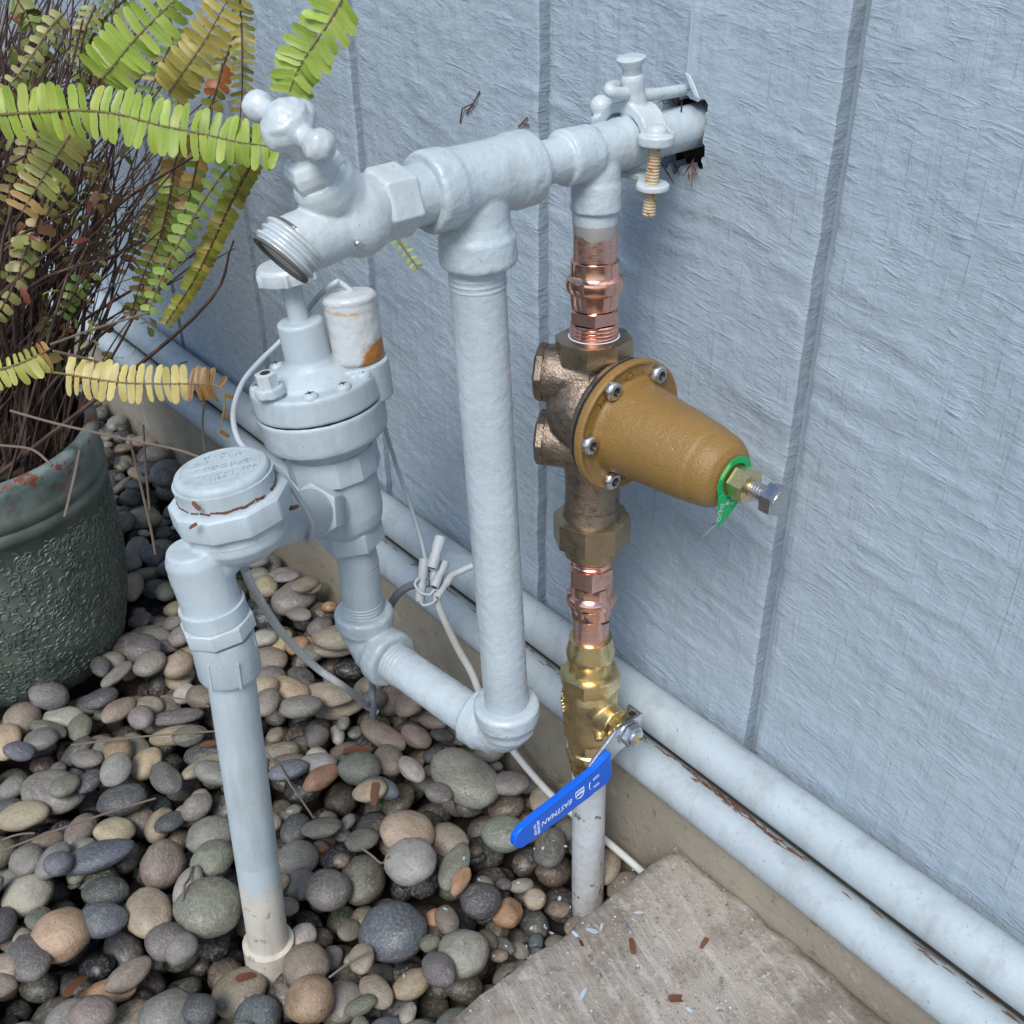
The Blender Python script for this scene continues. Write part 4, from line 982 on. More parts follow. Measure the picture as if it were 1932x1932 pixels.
frond([(120, 25, .72), (92, 55, .72), (65, 98, .72), (35, 140, .725), (5, 175, .73)], 9, 22, PAL, kind=3, lean=.3)
# thinner hanging fronds behind, drawn together
for args in (
    ([(478, 300, .68), (440, 375, .69), (400, 460, .70), (362, 535, .71), (312, 612, .72)], 34, 24, OLV, 3),
    ([(452, -5, .76), (456, 60, .77), (457, 120, .77), (456, 190, .775), (448, 260, .78)], 18, 26, [(.30, .28, .05), (.40, .33, .07)], 0),
    ([(330, 300, .80), (318, 380, .81), (300, 450, .82), (270, 520, .83), (245, 600, .84)], 20, 24, [(.22, .24, .04), (.20, .12, .03)], 3),
    ([(375, 290, .78), (360, 360, .79), (335, 440, .80), (300, 520, .81), (268, 590, .82)], 22, 24, [(.16, .23, .04), (.30, .20, .05)], 3),
    ([(60, 440, .78), (40, 500, .78), (15, 560, .78), (-10, 600, .78)], 7, 30, PAL, 3),
    ([(240, -5, .82), (190, 40, .83), (130, 90, .84), (70, 150, .85), (20, 220, .86)], 16, 30, [(.20, .28, .06), (.26, .30, .10)], 0),
    ([(330, 60, .82), (310, 110, .82), (285, 170, .82), (270, 230, .82)], 10, 30, [(.14, .25, .05), (.28, .25, .05)], 0),
    ([(160, 520, .80), (135, 560, .80), (115, 600, .80)], 5, 22, [(.17, .26, .05)], 3),
    ([(120, 330, .80), (90, 400, .80), (55, 470, .80), (30, 540, .80)], 8, 30, [(.25, .24, .06), (.38, .28, .08)], 3),
    ([(300, -5, .86), (330, 60, .87), (340, 130, .88), (335, 200, .89)], 14, 26, [(.17, .24, .05), (.24, .26, .07)], 0),
    ([(350, 250, .86), (320, 330, .87), (275, 420, .88), (235, 520, .89)], 22, 22, [(.30, .20, .06), (.18, .16, .05)], 3),
    ([(180, 300, .84), (190, 380, .85), (185, 460, .86), (160, 540, .87)], 16, 22, [(.28, .20, .07), (.16, .09, .04)], 3),
    ([(180, 10, .80), (160, 60, .80), (150, 120, .81), (155, 180, .82)], 12, 24, [(.24, .30, .08), (.34, .32, .10)], 0),
    ([(60, 240, .80), (45, 300, .80), (20, 360, .81), (-10, 420, .82)], 10, 26, [(.22, .20, .06), (.30, .24, .09)], 3),
    ([(445, 60, .86), (420, 130, .87), (400, 210, .88), (392, 300, .89)], 18, 22, [(.30, .26, .06), (.24, .24, .05)], 0),
    ([(30, -5, .82), (55, 40, .82), (65, 100, .83), (50, 170, .84)], 12, 26, [(.30, .32, .12), (.24, .28, .08)], 3),
    ([(420, 120, .80), (408, 170, .80), (385, 240, .81), (365, 300, .82)], 10, 24, [(.22, .22, .05), (.30, .10, .03)], 3)):
    frond(args[0], args[1], args[2], args[3], kind=args[4], stuff=True, lean=.35)
# bundle of dead stems rising from the soil
stem_v = MB()
for i in range(430):
    a_ = random.uniform(0, 6.28); r_ = .086*math.sqrt(random.random()); b = PC+V((r_*math.cos(a_), r_*math.sin(a_), .18))
    tgt = AW(random.gauss(70, 130), random.uniform(-110, 330), random.uniform(.78, 1.08))
    if i % 9 == 0: tgt = AW(random.uniform(150, 450), random.uniform(150, 480), random.uniform(.74, .92))
    rs_ = random.choice((.0006, .0008, .0011, .0014, .0021)); d = tgt-b; mid = b+d*random.uniform(.35, .6)+V((random.gauss(0, .022), random.gauss(0, .022), random.gauss(.025, .02)))
    stem_v.tube(spline([b, mid, tgt], 6), [rs_*(1-.055*j) for j in range(13)], 5, caps=False)
for i in range(620):                                                 # withered leaflets still hanging on the stems
    p = AW(random.gauss(95, 95), random.uniform(20, 720), random.uniform(.76, .95))
    if (p-PC).xy.length > .26: continue
    L = random.uniform(.006, .012); d = V((random.gauss(0, 1), random.gauss(0, 1), random.gauss(-.3, .8))).normalized(); e1_, e2_, _ = frame(d, V((random.gauss(0, 1), random.gauss(0, 1), 1)))
    mw = Matrix(((d.x*L, e2_.x*L, e1_.x*L, p.x), (d.y*L, e2_.y*L, e1_.y*L, p.y), (d.z*L, e2_.z*L, e1_.z*L, p.z), (0, 0, 0, 1))); c = jit(random.choice(((.20, .15, .05), (.14, .07, .03), (.24, .20, .08), (.10, .12, .03), (.17, .19, .06), (.26, .30, .07), (.20, .06, .03))))
    k = len(bed_v); me = LEAF[random.choice((1, 3))]
    for v_ in me.vertices: bed_v.append(tuple(mw @ v_.co))
    for f_ in me.polygons: bed_f.append(tuple(q+k for q in f_.vertices)); bed_c.append(c)
base = len(bed_v)
so = stem_v.build('dead_stems', M['stem'], fern); so['kind'] = 'stuff'
me = bpy.data.meshes.new('hanging_foliage'); me.from_pydata(bed_v, [], bed_f)
ca = me.color_attributes.new('Col', 'FLOAT_COLOR', 'CORNER'); arr = []
for p_, c_ in zip(me.polygons, bed_c): arr += [c_[0], c_[1], c_[2], 1.0]*p_.loop_total
ca.data.foreach_set('color', arr); me.polygons.foreach_set('use_smooth', [True]*len(me.polygons))
o = link('hanging_foliage', me, M['leafbed'], fern); o['kind'] = 'stuff'
# low dead stalks that lean over the rim
m_ = MB()
for pts in ([(20, 775, .74), (110, 800, .72), (235, 828, .70), (340, 850, .70), (412, 878, .70)], [(0, 840, .75), (60, 848, .74), (98, 878, .73)], [(245, 830, .72), (262, 900, .74), (285, 1000, .76), (293, 1045, .77)], [(270, 800, .72), (275, 880, .75), (282, 960, .77)], [(95, 650, .72), (180, 620, .74), (280, 590, .76)], [(150, 850, .69), (140, 900, .68), (122, 975, .675)], [(385, 760, .76), (382, 800, .77), (386, 850, .78)], [(100, 662, .70), (175, 680, .72), (230, 700, .74)]):
    m_.tube(spline([AW(*q) for q in pts], 6), .0009, 6)
o = m_.build('bent_stalks', M['twig'], fern); o['kind'] = 'stuff'

# ================================================================== PEBBLES
CLS = {'D': ((.065, .068, .073), 'dark slate grey'), 'G': ((.21, .20, .18), 'mid grey'), 'B': ((.10, .115, .135), 'blue-grey'), 'T': ((.34, .28, .20), 'tan'), 'Y': ((.40, .32, .21), 'yellowish buff'),
       'N': ((.22, .18, .14), 'brownish grey'), 'P': ((.13, .118, .114), 'purplish grey'), 'W': ((.48, .45, .40), 'whitish'), 'O': ((.36, .20, .11), 'orange-tan'), 'E': ((.155, .165, .125), 'green-grey'),
       'L': ((.34, .32, .275), 'light grey'), 'S': ((.34, .245, .15), 'speckled sandy')}
def stone_base(seed, sub, cuts=0, amp=.10):
    bm = bmesh.new(); bmesh.ops.create_icosphere(bm, subdivisions=sub, radius=1); off = V((seed*3.1, seed*1.7, seed*.9))
    for v_ in bm.verts:
        n_ = v_.co.normalized(); k = 1+amp*noise.noise(n_*1.1+off)+amp*.45*noise.noise(n_*2.3+off)+.012*noise.noise(n_*7+off); v_.co = n_*k
    r_ = random.Random(seed)
    for _ in range(cuts):
        d = V((r_.gauss(0, 1), r_.gauss(0, 1), r_.gauss(0, 1))).normalized(); h = r_.uniform(.62, .8)
        for v_ in bm.verts:
            e = v_.co.dot(d)-h
            if e > 0: v_.co -= d*e*.93
    return bm
STONES = []
for i in range(18):
    bm = stone_base(i, 4 if False else 3, 4 if i >= 15 else 0, .10 if i < 15 else .18); me = bpy.data.meshes.new('pebble'); bm.to_mesh(me); bm.free()
    me.polygons.foreach_set('use_smooth', [True]*len(me.polygons)); me.materials.append(M['stone']); STONES.append(me)
RES = .002; GX0, GX1, GY0, GY1 = -1.36, -.26, -.58, -.03
NXc, NYc = int((GX1-GX0)/RES), int((GY1-GY0)/RES)
gx = GX0+(np.arange(NXc)+.5)*RES; gy = GY0+(np.arange(NYc)+.5)*RES; XX, YY = np.meshgrid(gx, gy, indexing='ij')
Hm = np.full((NXc, NYc), -.062) + .004*vn(XX*20, YY*20, 3)
hole = np.exp(-(((XX-cop_B.x-.01)/.06)**2+((YY+.115)/.06)**2)); Hm -= .045*hole
BIG = 9.0
Hm[(XX > c1.x-.001) & (YY < c1.y+.01)] = BIG
Hm[YY > -.042] = BIG
Hm[(XX-PC.x)**2+(YY-PC.y)**2 < .086**2] = BIG
Hm[(XX-PB_.x)**2+(YY-PB_.y)**2 < .019**2] = BIG
Hm[((XX-PB_.x-.020)/.024)**2+((YY-PB_.y+.016)/.020)**2 < 1] -= .02
Hm[(XX-cop_B.x)**2+(YY-cop_B.y)**2 < .012**2] = BIG
def drop(x, y, a, b, c, yaw, tx, ty, commit=True, zmax=.03):
    Rm = (Matrix.Rotation(yaw, 3, 'Z') @ Matrix.Rotation(tx, 3, 'X') @ Matrix.Rotation(ty, 3, 'Y')); Rn = np.array(Rm)
    A = Rn @ np.diag([1/a**2, 1/b**2, 1/c**2]) @ Rn.T
    ext = max(a, b); i0 = max(0, int((x-ext-GX0)/RES)); i1 = min(NXc, int((x+ext-GX0)/RES)+2); j0 = max(0, int((y-ext-GY0)/RES)); j1 = min(NYc, int((y+ext-GY0)/RES)+2)
    if i1-i0 < 2 or j1-j0 < 2: return None
    dx = XX[i0:i1, j0:j1]-x; dy = YY[i0:i1, j0:j1]-y
    B_ = A[0, 2]*dx+A[1, 2]*dy; Cq = A[0, 0]*dx**2+2*A[0, 1]*dx*dy+A[1, 1]*dy**2-1; disc = B_**2-A[2, 2]*Cq; ok = disc > 0
    if not ok.any(): return None
    sq = np.sqrt(np.where(ok, disc, 0)); zl = (-B_-sq)/A[2, 2]; zt = (-B_+sq)/A[2, 2]
    h = Hm[i0:i1, j0:j1]; hh = np.where(h > 1, -.06, h)
    inner = ok & (disc > .12*disc.max())
    z = float(np.max((hh-zl)[inner]))-.0012
    blocked = float(((h > 1) & inner).sum())/inner.sum()
    hx = math.exp(-(((x-cop_B.x-.01)/.06)**2+((y+.115)/.06)**2)); zmax = zmax-.05*hx
    if (V((x, y))-V((PB_.x+.018, PB_.y-.014))).length < .024: zmax = min(zmax, -.022)
    if blocked > .10 and commit != 'force': return None
    if z+c*.5 > zmax: 
        if commit != 'force': return None
        z = min(z, zmax-c*.4)
    if commit:
        Hm[i0:i1, j0:j1] = np.where(ok & (h < 1), np.maximum(h, z+zt), h)
    return z, Rm
sb_v, sb_f, sb_c = [], [], []
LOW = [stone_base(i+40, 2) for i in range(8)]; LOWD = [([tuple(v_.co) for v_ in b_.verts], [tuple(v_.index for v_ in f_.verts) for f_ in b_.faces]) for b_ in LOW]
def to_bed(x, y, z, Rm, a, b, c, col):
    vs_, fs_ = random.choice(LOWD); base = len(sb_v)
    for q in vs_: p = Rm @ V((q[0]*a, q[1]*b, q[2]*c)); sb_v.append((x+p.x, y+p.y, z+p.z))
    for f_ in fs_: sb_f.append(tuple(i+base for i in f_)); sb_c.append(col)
keys = list('DGBTNPELGNDGNE')
def lowest(tries=26, vis=True):
    best = None
    for _ in range(tries):
        i = random.randrange(12, NXc-12); j = random.randrange(12, NYc-12)
        if Hm[i, j] > 1: continue
        s = Hm[i-4:i+5:2, j-4:j+5:2]; s = np.where(s > 1, .02, s).mean()
        if best is None or s < best[0]: best = (s, gx[i], gy[j])
    return best[1], best[2]
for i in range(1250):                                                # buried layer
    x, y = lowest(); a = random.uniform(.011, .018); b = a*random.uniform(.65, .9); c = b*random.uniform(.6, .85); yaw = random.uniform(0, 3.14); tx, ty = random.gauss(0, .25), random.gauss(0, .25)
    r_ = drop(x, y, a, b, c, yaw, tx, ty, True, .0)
    if r_: to_bed(x, y, r_[0], r_[1], a, b, c, tuple(q*.45 for q in jit(CLS[random.choice(keys)][0], .2)))  # stone colour darkened to paint in the shade of the gaps
pebbles = []
def pebble(x, y, a, b, c, yaw, tx, ty, key, force=False, zmax=.022, shape=None):
    r_ = drop(x, y, a, b, c, yaw, tx, ty, 'force' if force else True, zmax)
    if not r_: return None
    pebbles.append((x, y, r_[0], r_[1], a, b, c, key, shape if shape is not None else random.randrange(15))); return True
# stones one can recognise in the photograph: centre, long and short size, tilt of the long side, colour (picture crops)
TABLE = [
 (0, 1250, .3529, [(55,495,215,150,90,'Y'),(245,490,200,140,20,'G'),(275,410,190,90,-15,'E'),(135,345,190,170,80,'N'),(345,305,230,140,5,'L'),(440,185,260,130,15,'N'),(655,165,230,75,40,'G'),(785,250,170,130,0,'T'),(840,100,220,150,70,'G'),(950,30,150,140,70,'T'),(620,70,130,120,0,'G'),(950,310,280,100,12,'P'),(955,400,310,110,10,'Y'),(710,440,240,150,-70,'L'),(1090,480,220,150,10,'D'),(640,530,200,150,75,'S'),(790,560,210,140,50,'Y'),(550,455,160,130,30,'G'),(480,410,210,90,15,'T'),(490,590,150,120,-10,'G'),(280,680,330,240,-25,'G'),(380,760,190,130,40,'E'),(500,700,200,120,45,'D'),(650,735,270,180,8,'D'),(905,690,210,130,-50,'P'),(1095,620,270,90,28,'T'),(140,865,280,160,10,'Y'),(425,880,260,130,55,'N'),(610,880,220,150,10,'Y'),(195,1000,380,110,-3,'N'),(520,1030,420,180,20,'B'),(850,860,230,130,60,'T'),(920,900,190,110,25,'D'),(1000,800,150,120,0,'T'),(1130,960,260,210,10,'G'),(865,1070,290,220,70,'N'),(1160,1150,280,190,50,'E'),(1000,1180,280,130,65,'L'),(150,1240,330,230,50,'L'),(370,1240,130,130,0,'B'),(565,1230,250,160,8,'D'),(550,1390,260,190,5,'B'),(795,1340,350,220,-70,'T'),(325,1450,290,280,0,'S'),(1140,1420,330,310,-20,'E'),(890,1490,260,200,60,'P'),(520,1580,350,140,8,'O'),(150,1590,290,200,-60,'P'),(690,1670,320,140,35,'N'),(310,1790,330,290,40,'G'),(870,1790,350,290,75,'G'),(1245,1630,350,250,30,'N'),(1010,1680,200,160,80,'G'),(500,1880,230,190,0,'N'),(1065,1860,200,160,-60,'D'),(1365,1850,270,230,60,'B'),(1665,1840,270,240,70,'S'),(1640,1630,270,230,20,'N'),(1830,1780,280,200,70,'G'),(1760,1520,180,110,60,'G'),(1620,1460,190,130,60,'L'),(1760,1240,270,220,60,'P'),(1615,1195,210,150,60,'G'),(1590,1040,250,180,20,'G'),(1550,220,230,150,-30,'Y'),(1760,180,260,160,-10,'T'),(1620,355,230,130,5,'G'),(1440,275,110,130,0,'T'),(1455,370,170,120,70,'G'),(1500,500,220,120,10,'N'),(1545,570,220,110,15,'N'),(1710,600,200,120,-5,'L'),(1560,680,220,120,15,'B'),(1735,720,240,110,35,'O'),(1690,490,110,120,0,'W'),(1580,880,200,150,60,'D'),(1610,85,170,120,-50,'D'),(1450,110,170,150,0,'G'),(60,1430,150,140,0,'N'),(30,1650,170,160,0,'T'),(60,640,190,120,40,'G'),(60,770,150,100,10,'D'),(80,1890,160,130,0,'N')]),
 (500, 1416.7, .3451, [(520,90,220,190,0,'E'),(680,80,200,150,-60,'N'),(800,90,190,110,-50,'L'),(850,85,210,110,-60,'E'),(1090,150,440,270,-40,'G'),(775,260,270,110,-30,'L'),(640,280,210,110,-20,'B'),(950,230,160,110,-20,'P'),(1340,170,200,150,0,'G'),(595,390,190,120,15,'Y'),(780,460,290,240,0,'T'),(1000,390,260,170,-45,'N'),(530,480,200,130,20,'G'),(535,690,330,220,80,'E'),(805,700,270,260,0,'L'),(1035,620,290,140,60,'E'),(1175,720,210,200,0,'D'),(1070,700,210,80,60,'O'),(1310,550,250,200,-10,'E'),(1560,580,270,160,75,'P'),(1460,310,230,140,30,'O'),(1330,770,190,170,20,'O'),(1475,760,130,110,50,'T'),(700,1000,370,330,-30,'B'),(1085,1100,320,260,60,'G'),(935,910,130,100,0,'O'),(800,1250,250,150,30,'Y'),(960,1330,240,150,-50,'P'),(1340,1140,220,130,30,'E')]),
 (0, 833.3, .302, [(890,110,170,110,-20,'D'),(900,10,200,80,5,'T'),(860,200,120,90,-30,'Y'),(860,290,130,130,0,'T'),(1040,200,200,170,60,'P'),(960,330,150,120,20,'G'),(860,330,120,80,0,'D'),(890,430,180,110,10,'G'),(920,530,190,150,0,'T'),(1010,660,170,150,10,'G'),(860,680,190,130,80,'N'),(930,810,230,120,15,'N'),(840,970,200,130,80,'T'),(980,940,180,140,0,'D'),(1060,840,150,120,30,'B'),(1095,880,90,80,0,'O'),(960,1070,180,90,0,'G'),(940,1180,260,140,5,'L'),(700,1240,260,140,45,'T'),(860,1340,310,200,-15,'P'),(1130,1150,180,150,70,'P'),(1180,1290,140,130,-40,'T'),(1120,1420,190,180,60,'T'),(580,1430,260,130,30,'B'),(960,1490,200,180,60,'G'),(1030,1270,140,100,0,'G')]),
 (583.3, 958.3, .2588, [(50,740,150,110,10,'N'),(150,770,110,90,0,'O'),(80,880,200,150,30,'P'),(200,970,210,180,60,'G'),(230,1150,350,190,5,'N'),(190,1370,380,250,0,'T'),(400,1270,220,140,45,'G'),(600,1380,240,220,60,'N'),(480,1470,200,160,60,'P'),(540,1680,370,170,-30,'N'),(730,1600,210,200,0,'D'),(560,1840,190,180,60,'N'),(340,1850,260,210,0,'E'),(860,1730,180,110,-10,'T')]),
 (283.3, 791.7, .2588, [(790,1100,160,140,0,'G'),(960,1120,230,150,20,'G'),(850,1250,160,150,-60,'T'),(1050,1300,340,250,30,'G'),(1160,1410,230,120,25,'N'),(950,1600,260,130,60,'Y'),(1080,1640,200,150,30,'O'),(1360,1600,180,170,60,'P'),(1370,1780,330,160,5,'N'),(1130,1520,220,80,15,'Y')])]
rows = []
for ox, oy, s, lst in TABLE:
    for cx, cy, L, S, an, k in lst: rows.append((ox+cx*s, oy+cy*s, L*s, S*s, an, k))
special = {}
order = sorted(range(len(rows)), key=lambda i: rows[i][1])           # far stones first
ang_ok = {'W': 15, 'O': 16}
for idx in order:
    px, py, L, S, an, k = rows[idx]; z = 0.0
    for it in range(2):
        c_ = AZ(px, py, z); 
        if not (GX0 < c_.x < GX1 and GY0 < c_.y < GY1): break
        d = V((math.cos(R(an)), -math.sin(R(an)))); q1 = AZ(px+d.x*L/2, py+d.y*L/2, z); q0 = AZ(px-d.x*L/2, py-d.y*L/2, z); v1 = q1-q0
        dep = (c_-CAM).dot(_f); mm = dep/FPX; el = abs(d.y)
        a = v1.length/2*(1-.24*el)*1.08; b = S*mm/2*1.12; a = max(a, b); b = min(b, a); cc = b*random.uniform(.58, .8)
        yaw = math.atan2(v1.y, v1.x)
        if it == 0:
            r_ = drop(c_.x, c_.y, a, b, cc, yaw, 0, 0, False, .05)
            if r_: z = max(-.02, min(.012, r_[0]))
    else:
        pebble(c_.x, c_.y, a, b, cc, yaw, random.gauss(0, .12), random.gauss(0, .08), k, True, .016, random.choice((15, 16, 17)) if k in ('W', 'O') else None)
nlist = len(pebbles)
for i in range(1900):                                                # fill the remaining gaps
    x, y = lowest(60); iv_ = random.random()
    if i > 650 and Hm[int((x-GX0)/RES), int((y-GY0)/RES)] > -.024: continue
    a = random.choice((random.uniform(.006, .010), random.uniform(.010, .0165))); b = a*random.uniform(.55, .92); c = b*random.uniform(.5, .8)
    pebble(x, y, a, b, c, random.uniform(0, 3.14), random.gauss(0, .22), random.gauss(0, .22), random.choice(keys), False, .006)
def inview(x, y, z):
    q = V((x, y, z))-CAM; w_ = q.dot(_f)
    if w_ <= .05: return 0
    px = 966+FPX*q.dot(_r)/w_; py = 966-FPX*q.dot(_u)/w_
    return 1/w_ if -40 < px < 1972 and -40 < py < 1972 and not (px < 235 and 780 < py < 1250) else 0
def seen(p):                                                         # how much of the top shows above the heap
    x, y, z, Rm, a, b, c = p[:7]; i = int((x-GX0)/RES); j = int((y-GY0)/RES)
    k = max(2, int(b*.6/RES)); s = Hm[max(0, i-k):i+k+1, max(0, j-k):j+k+1]
    return float((s < z+c*1.25).mean()) if s.size else 0
score = []
for i, p in enumerate(pebbles):
    iv = inview(p[0], p[1], p[2]); score.append((iv*iv*p[4]*p[5]*(seen(p) if i >= nlist else .6+.4*seen(p)), i))
score.sort(reverse=True); keep = set(i for s_, i in score[:298] if s_ > 0)
made = []
def size_word(a): return 'large' if a > .0225 else ('mid-size' if a > .0150 else 'small')
def form_word(a, b, sh):
    if sh >= 15: return 'angular broken stone'
    return 'long flat pebble' if b/a < .52 else ('oval pebble' if b/a < .80 else 'round pebble')
for i, p in enumerate(pebbles):
    x, y, z, Rm, a, b, c, k, sh = p
    if i not in keep:
        if i in (s_[1] for s_ in score[-0:]) and False: pass
        to_bed(x, y, z, Rm, a, b, c, jit(CLS[k][0], .15)); continue
    o = bpy.data.objects.new('pebble', STONES[sh]); COL.objects.link(o)
    o.matrix_world = Matrix.Translation((x, y, z)) @ (Rm @ Matrix.Diagonal((a, b, c))).to_4x4()
    o.color = (*jit(CLS[k][0], .18), 1)
    dw = (V((x, y))-V((PB_.x, PB_.y))).length
    if dw < .055: where = 'at the cream riser foot'
    elif (V((x, y))-V((PC.x, PC.y))).length < .135: where = 'against the pot'
    elif x > c1.x-.075 and y < -.09: where = 'along the slab edge'
    elif (V((x, y))-V((cop_B.x, cop_B.y))).length < .085: where = 'by the white riser'
    elif y > -.085: where = 'beside the footing'
    elif (V((x, y))-V((K1.x, K1.y))).length < .11: where = 'under the sprinkler valve'
    elif x < -.66: where = 'between pot and footing'
    elif x > -.52 and y < -.27: where = 'in the open bed'
    else: where = 'in the middle bed'
    tag(o, f'{size_word(a)} {CLS[k][1]} {form_word(a, b, sh)} {where}', 'pebble', 'river pebbles of the bed'); made.append((o, x, y, a, k, where))
by = {}
for q in made: by.setdefault(q[0]['label'], []).append(q)
for lab, grp in by.items():
    if len(grp) < 2: continue
    for o, x, y, a, k, where in grp:                                   # tell look-alikes apart by the stone they touch
        nb = min((q for q in made if q[0] is not o and q[4] != k), key=lambda q: (q[1]-x)**2+(q[2]-y)**2)
        o['label'] = lab + f' touching a {CLS[nb[4]][1]} one'
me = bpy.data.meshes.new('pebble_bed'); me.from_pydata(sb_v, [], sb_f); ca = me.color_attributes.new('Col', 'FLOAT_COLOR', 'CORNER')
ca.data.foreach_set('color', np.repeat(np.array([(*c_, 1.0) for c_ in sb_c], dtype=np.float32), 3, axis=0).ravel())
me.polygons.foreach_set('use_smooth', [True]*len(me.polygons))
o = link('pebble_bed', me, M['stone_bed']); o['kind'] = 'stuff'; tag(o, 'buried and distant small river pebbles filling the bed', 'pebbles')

# ================================================================== LITTER
def height(x, y):
    i = min(NXc-1, max(0, int((x-GX0)/RES))); j = min(NYc-1, max(0, int((y-GY0)/RES))); h = Hm[i, j]
    return h if h < 1 else .0295
m_ = MB()
def flake(m_, p, s, asp=.5, th=.0004, up=(0, 0, 1)):
    up = (V(up)+V((random.gauss(0, .2), random.gauss(0, .2), 0))).normalized(); a_ = random.uniform(0, 6.28); e1_, e2_, _ = frame(up, V((math.cos(a_), math.sin(a_), .01)))
    n_ = random.choice((4, 5, 6)); poly = [(s*math.cos(2*math.pi*k/n_)*random.uniform(.6, 1), s*asp*math.sin(2*math.pi*k/n_)*random.uniform(.6, 1)) for k in range(n_)]
    m_.prism(poly, p, e1_, e2_, up, th)
for i in range(75):                                                   # around the riser foot
    q = AZ(random.gauss(1075, 110), random.gauss(1690, 70), -.01)
    if -.5 < q.x < c1.x-.004: flake(m_, (q.x, q.y, height(q.x, q.y)+.0008), random.uniform(.0007, .0024), random.uniform(.3, .9))
for i in range(260):
    q = AZ(random.uniform(880, 1500), random.uniform(1640, 1925), .0285)
    if q.x > c1.x+.004 and q.y < c1.y-.003: flake(m_, (q.x, q.y, .0302), random.uniform(.0004, .0012), random.uniform(.3, .9))
o = m_.build('paint_specks', M['chip']); o['kind'] = 'stuff'; tag(o, 'tiny pale blue paint specks scattered round the riser and slab', 'paint specks')
for px, py, s, lab in ((1118, 1756, .0062, 'largest pale blue paint chip on the corner of the slab'), (1085, 1762, .0040, 'narrow pale paint chip near the slab edge'), (1135, 1748, .0042, 'curled pale paint chip behind the largest one'), (1100, 1875, .0050, 'blue-grey paint chip flat on the open slab'), (1205, 1722, .0035, 'white paint chip on the stained slab corner'), (1300, 1905, .0030, 'small grey paint chip far along the slab')):
    q = AZ(px, py, .0308); m_ = MB(); flake(m_, q, s, .4, .0006); tag(m_.build('paint_chip', M['chip']), lab, 'paint chip', 'paint chips on the slab')
m_ = MB()
for i in range(170):                                                  # brown needles between the two long pipes
    x = random.choice((random.uniform(-.36, -.05), random.gauss(-.27, .03), random.uniform(-.7, -.4))); p = V((x, random.gauss(-.0305, .0012), .0895+random.uniform(-.004, .0))); d = V((1, random.gauss(0, .14), random.gauss(0, .12))).normalized()*random.uniform(.002, .007)
    m_.tube([p-d, p+V((0, 0, .0004)), p+d], [.0002, .0004, .0002], 5)
for i in range(70):                                                   # gap by the slab
    x = c1.x+.4*random.random(); p = V((x, c1.y+.003+random.gauss(0, .002), .02+random.uniform(0, .008))); d = V((random.gauss(0, 1), random.gauss(0, .3), random.gauss(0, .2))).normalized()*random.uniform(.002, .006); m_.tube([p-d, p+d], .0004, 5)
for i in range(14):                                                   # wall hole
    p = TP(-.004+random.gauss(0, .004), random.choice((-1, 1))*random.uniform(.012, .02)-.002, random.uniform(-.012, .014)); d = V((random.gauss(0, 1), random.gauss(0, 1), random.gauss(0, 1))).normalized()*random.uniform(.003, .008); m_.tube([p-d, p, p+d], [.0002, .0005, .0002], 5)
for i in range(60):                                                   # under the vent cap lip
    a_ = random.uniform(0, 6.28); p = CAPC-vU*.0112+(ce1*math.cos(a_)+ce2*math.sin(a_))*.0255; d = (ce2*math.cos(a_)-ce1*math.sin(a_)+vU*random.gauss(0, .2))*random.uniform(.001, .004); m_.tube([p-d, p+d], .0005, 5)
for pts in ([(905, 172), (893, 195), (880, 215)], [(893, 195), (872, 205), (868, 232)], [(995, 222), (985, 232), (978, 240)], [(998, 236), (985, 232)]):
    m_.tube([AY(x_, y_, -.0012-.001*(k_ == 1)) for k_, (x_, y_) in enumerate(pts)], .0005, 5)
o = m_.build('leaf_litter', M['litter']); o['kind'] = 'stuff'; tag(o, 'brown needles and leaf crumbs caught along pipes, slab gap and cap', 'leaf litter')
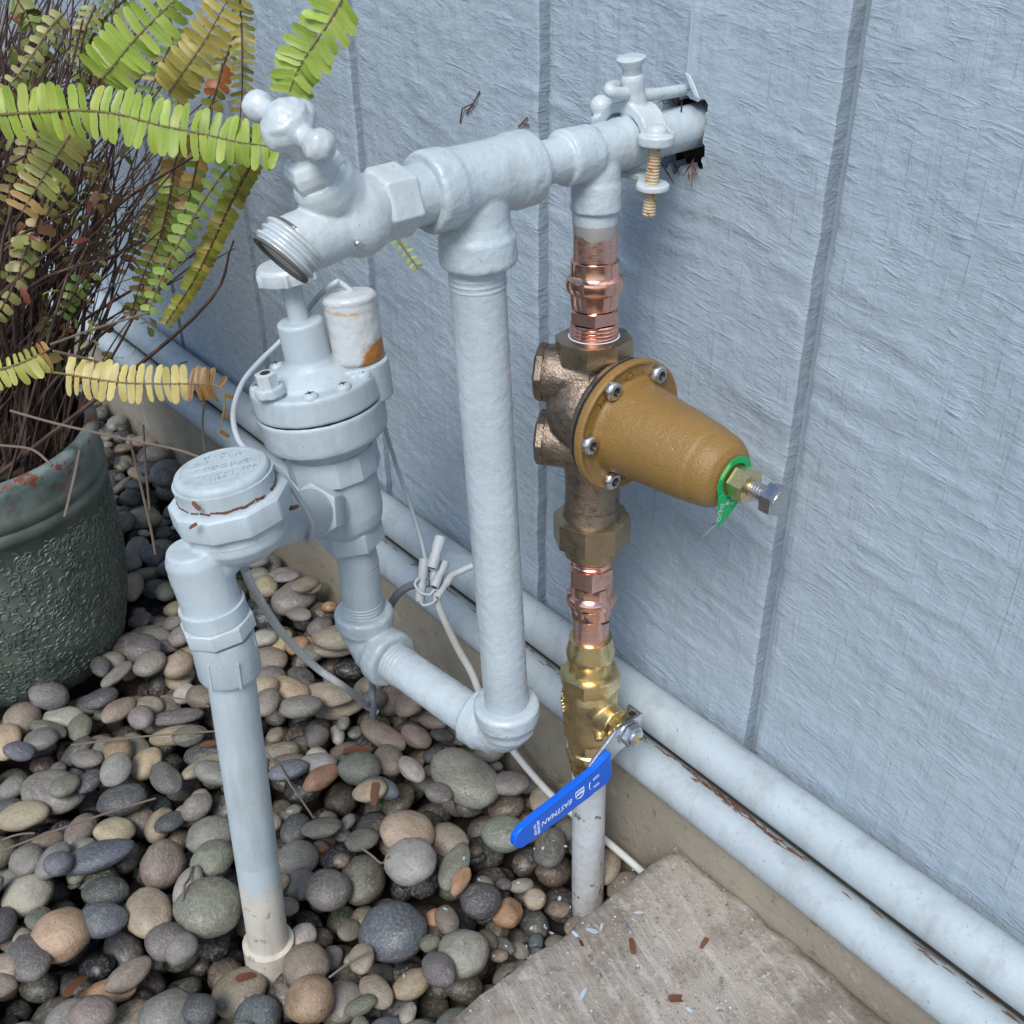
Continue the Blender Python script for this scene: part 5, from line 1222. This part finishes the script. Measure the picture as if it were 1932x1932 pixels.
for px0, py0, px1, py1, lab in ((0, 1590, 290, 1492, 'long thin dry twig lying across the left pebbles'), (130, 1392, 420, 1365, 'thin brown twig below the pot'), (500, 1405, 590, 1530, 'thin curved dry stalk on the middle pebbles'), (300, 1300, 392, 1320, 'short dry twig beside the riser'), (618, 1830, 700, 1780, 'short twig behind the riser foot'), (640, 1560, 735, 1628, 'bent dry stalk between tan pebbles'), (365, 1640, 350, 1720, 'thin reddish stalk on the grey pebbles'), (0, 1570, 60, 1558, 'dry twig end on the dark pebbles')):
    a, b = AZ(px0, py0, .012), AZ(px1, py1, .012); pts = []
    for t in np.linspace(0, 1, 7):
        p = a.lerp(b, t); pts.append(V((p.x, p.y, max(height(p.x, p.y)+.0012, .004)+.002*math.sin(t*3.1))))
    m_ = MB(); m_.tube(spline(pts, 3), .0008, 6); tag(m_.build('twig', M['twig']), lab, 'twig', 'dry twigs')
def dry_leaf(px, py, s, lab, z=None, w=None, k=.35, up=(0, 0, 1)):
    p = AW(px, py, w) if w else AZ(px, py, .02 if z is None else z)
    if not w and z is None: p.z = height(p.x, p.y)+.003
    me = LEAF[1].copy(); me.materials[0] = M['litter']; o = bpy.data.objects.new('dry_leaf', me); COL.objects.link(o); a_ = random.uniform(0, 6.28)
    e1_, e2_, u_ = frame(V(up)+V((random.gauss(0, .3), random.gauss(0, .3), 0)), V((math.cos(a_), math.sin(a_), .1)))
    o.matrix_world = Matrix(((e1_.x*s, e2_.x*s, u_.x*s, p.x), (e1_.y*s, e2_.y*s, u_.y*s, p.y), (e1_.z*s, e2_.z*s, u_.z*s, p.z), (0, 0, 0, 1)))
    o.color = (*jit((.20, .075, .03)), 1); tag(o, lab, 'dry leaf', 'fallen dry leaves')
for px, py, s, lab in ((400, 1365, .016, 'rust-red dry leaf by the riser'), (105, 1830, .020, 'orange-brown leaf strip on the front pebbles'), (640, 1375, .022, 'crumpled red-brown leaf below the elbow'), (400, 890, .018, 'pointed tan dry leaf behind the vent cap'), (430, 1790, .014, 'small orange leaf scrap near the riser foot'), (710, 1480, .016, 'dark red leaf bit among middle pebbles'), (590, 1530, .012, 'small red leaf crumb by the pale stone')): dry_leaf(px, py, s, lab)
for px, py, s, lab in ((1098, 1785, .009, 'reddish seed husk on the slab below the paint chips'), (1262, 1885, .012, 'dark brown seed pod on the slab'), (1195, 1800, .010, 'thin dry husk in the middle of the slab'), (1335, 1770, .008, 'dark crumb on the upper slab')): dry_leaf(px, py, s, lab, z=.0315)
dry_leaf(519, 1015, .006, 'dark red seed husk stuck on the valve cross pipe', w=.585, up=-_f); dry_leaf(545, 960, .006, 'small brown leaf wedged by the vent ring', w=.578, up=-_f)
dry_leaf(378, 962, .006, 'orange leaf curl on the vent ring', w=.538, up=-_f); dry_leaf(372, 988, .005, 'brown leaf scrap on the side of the vent ring', w=.536, up=-_f)
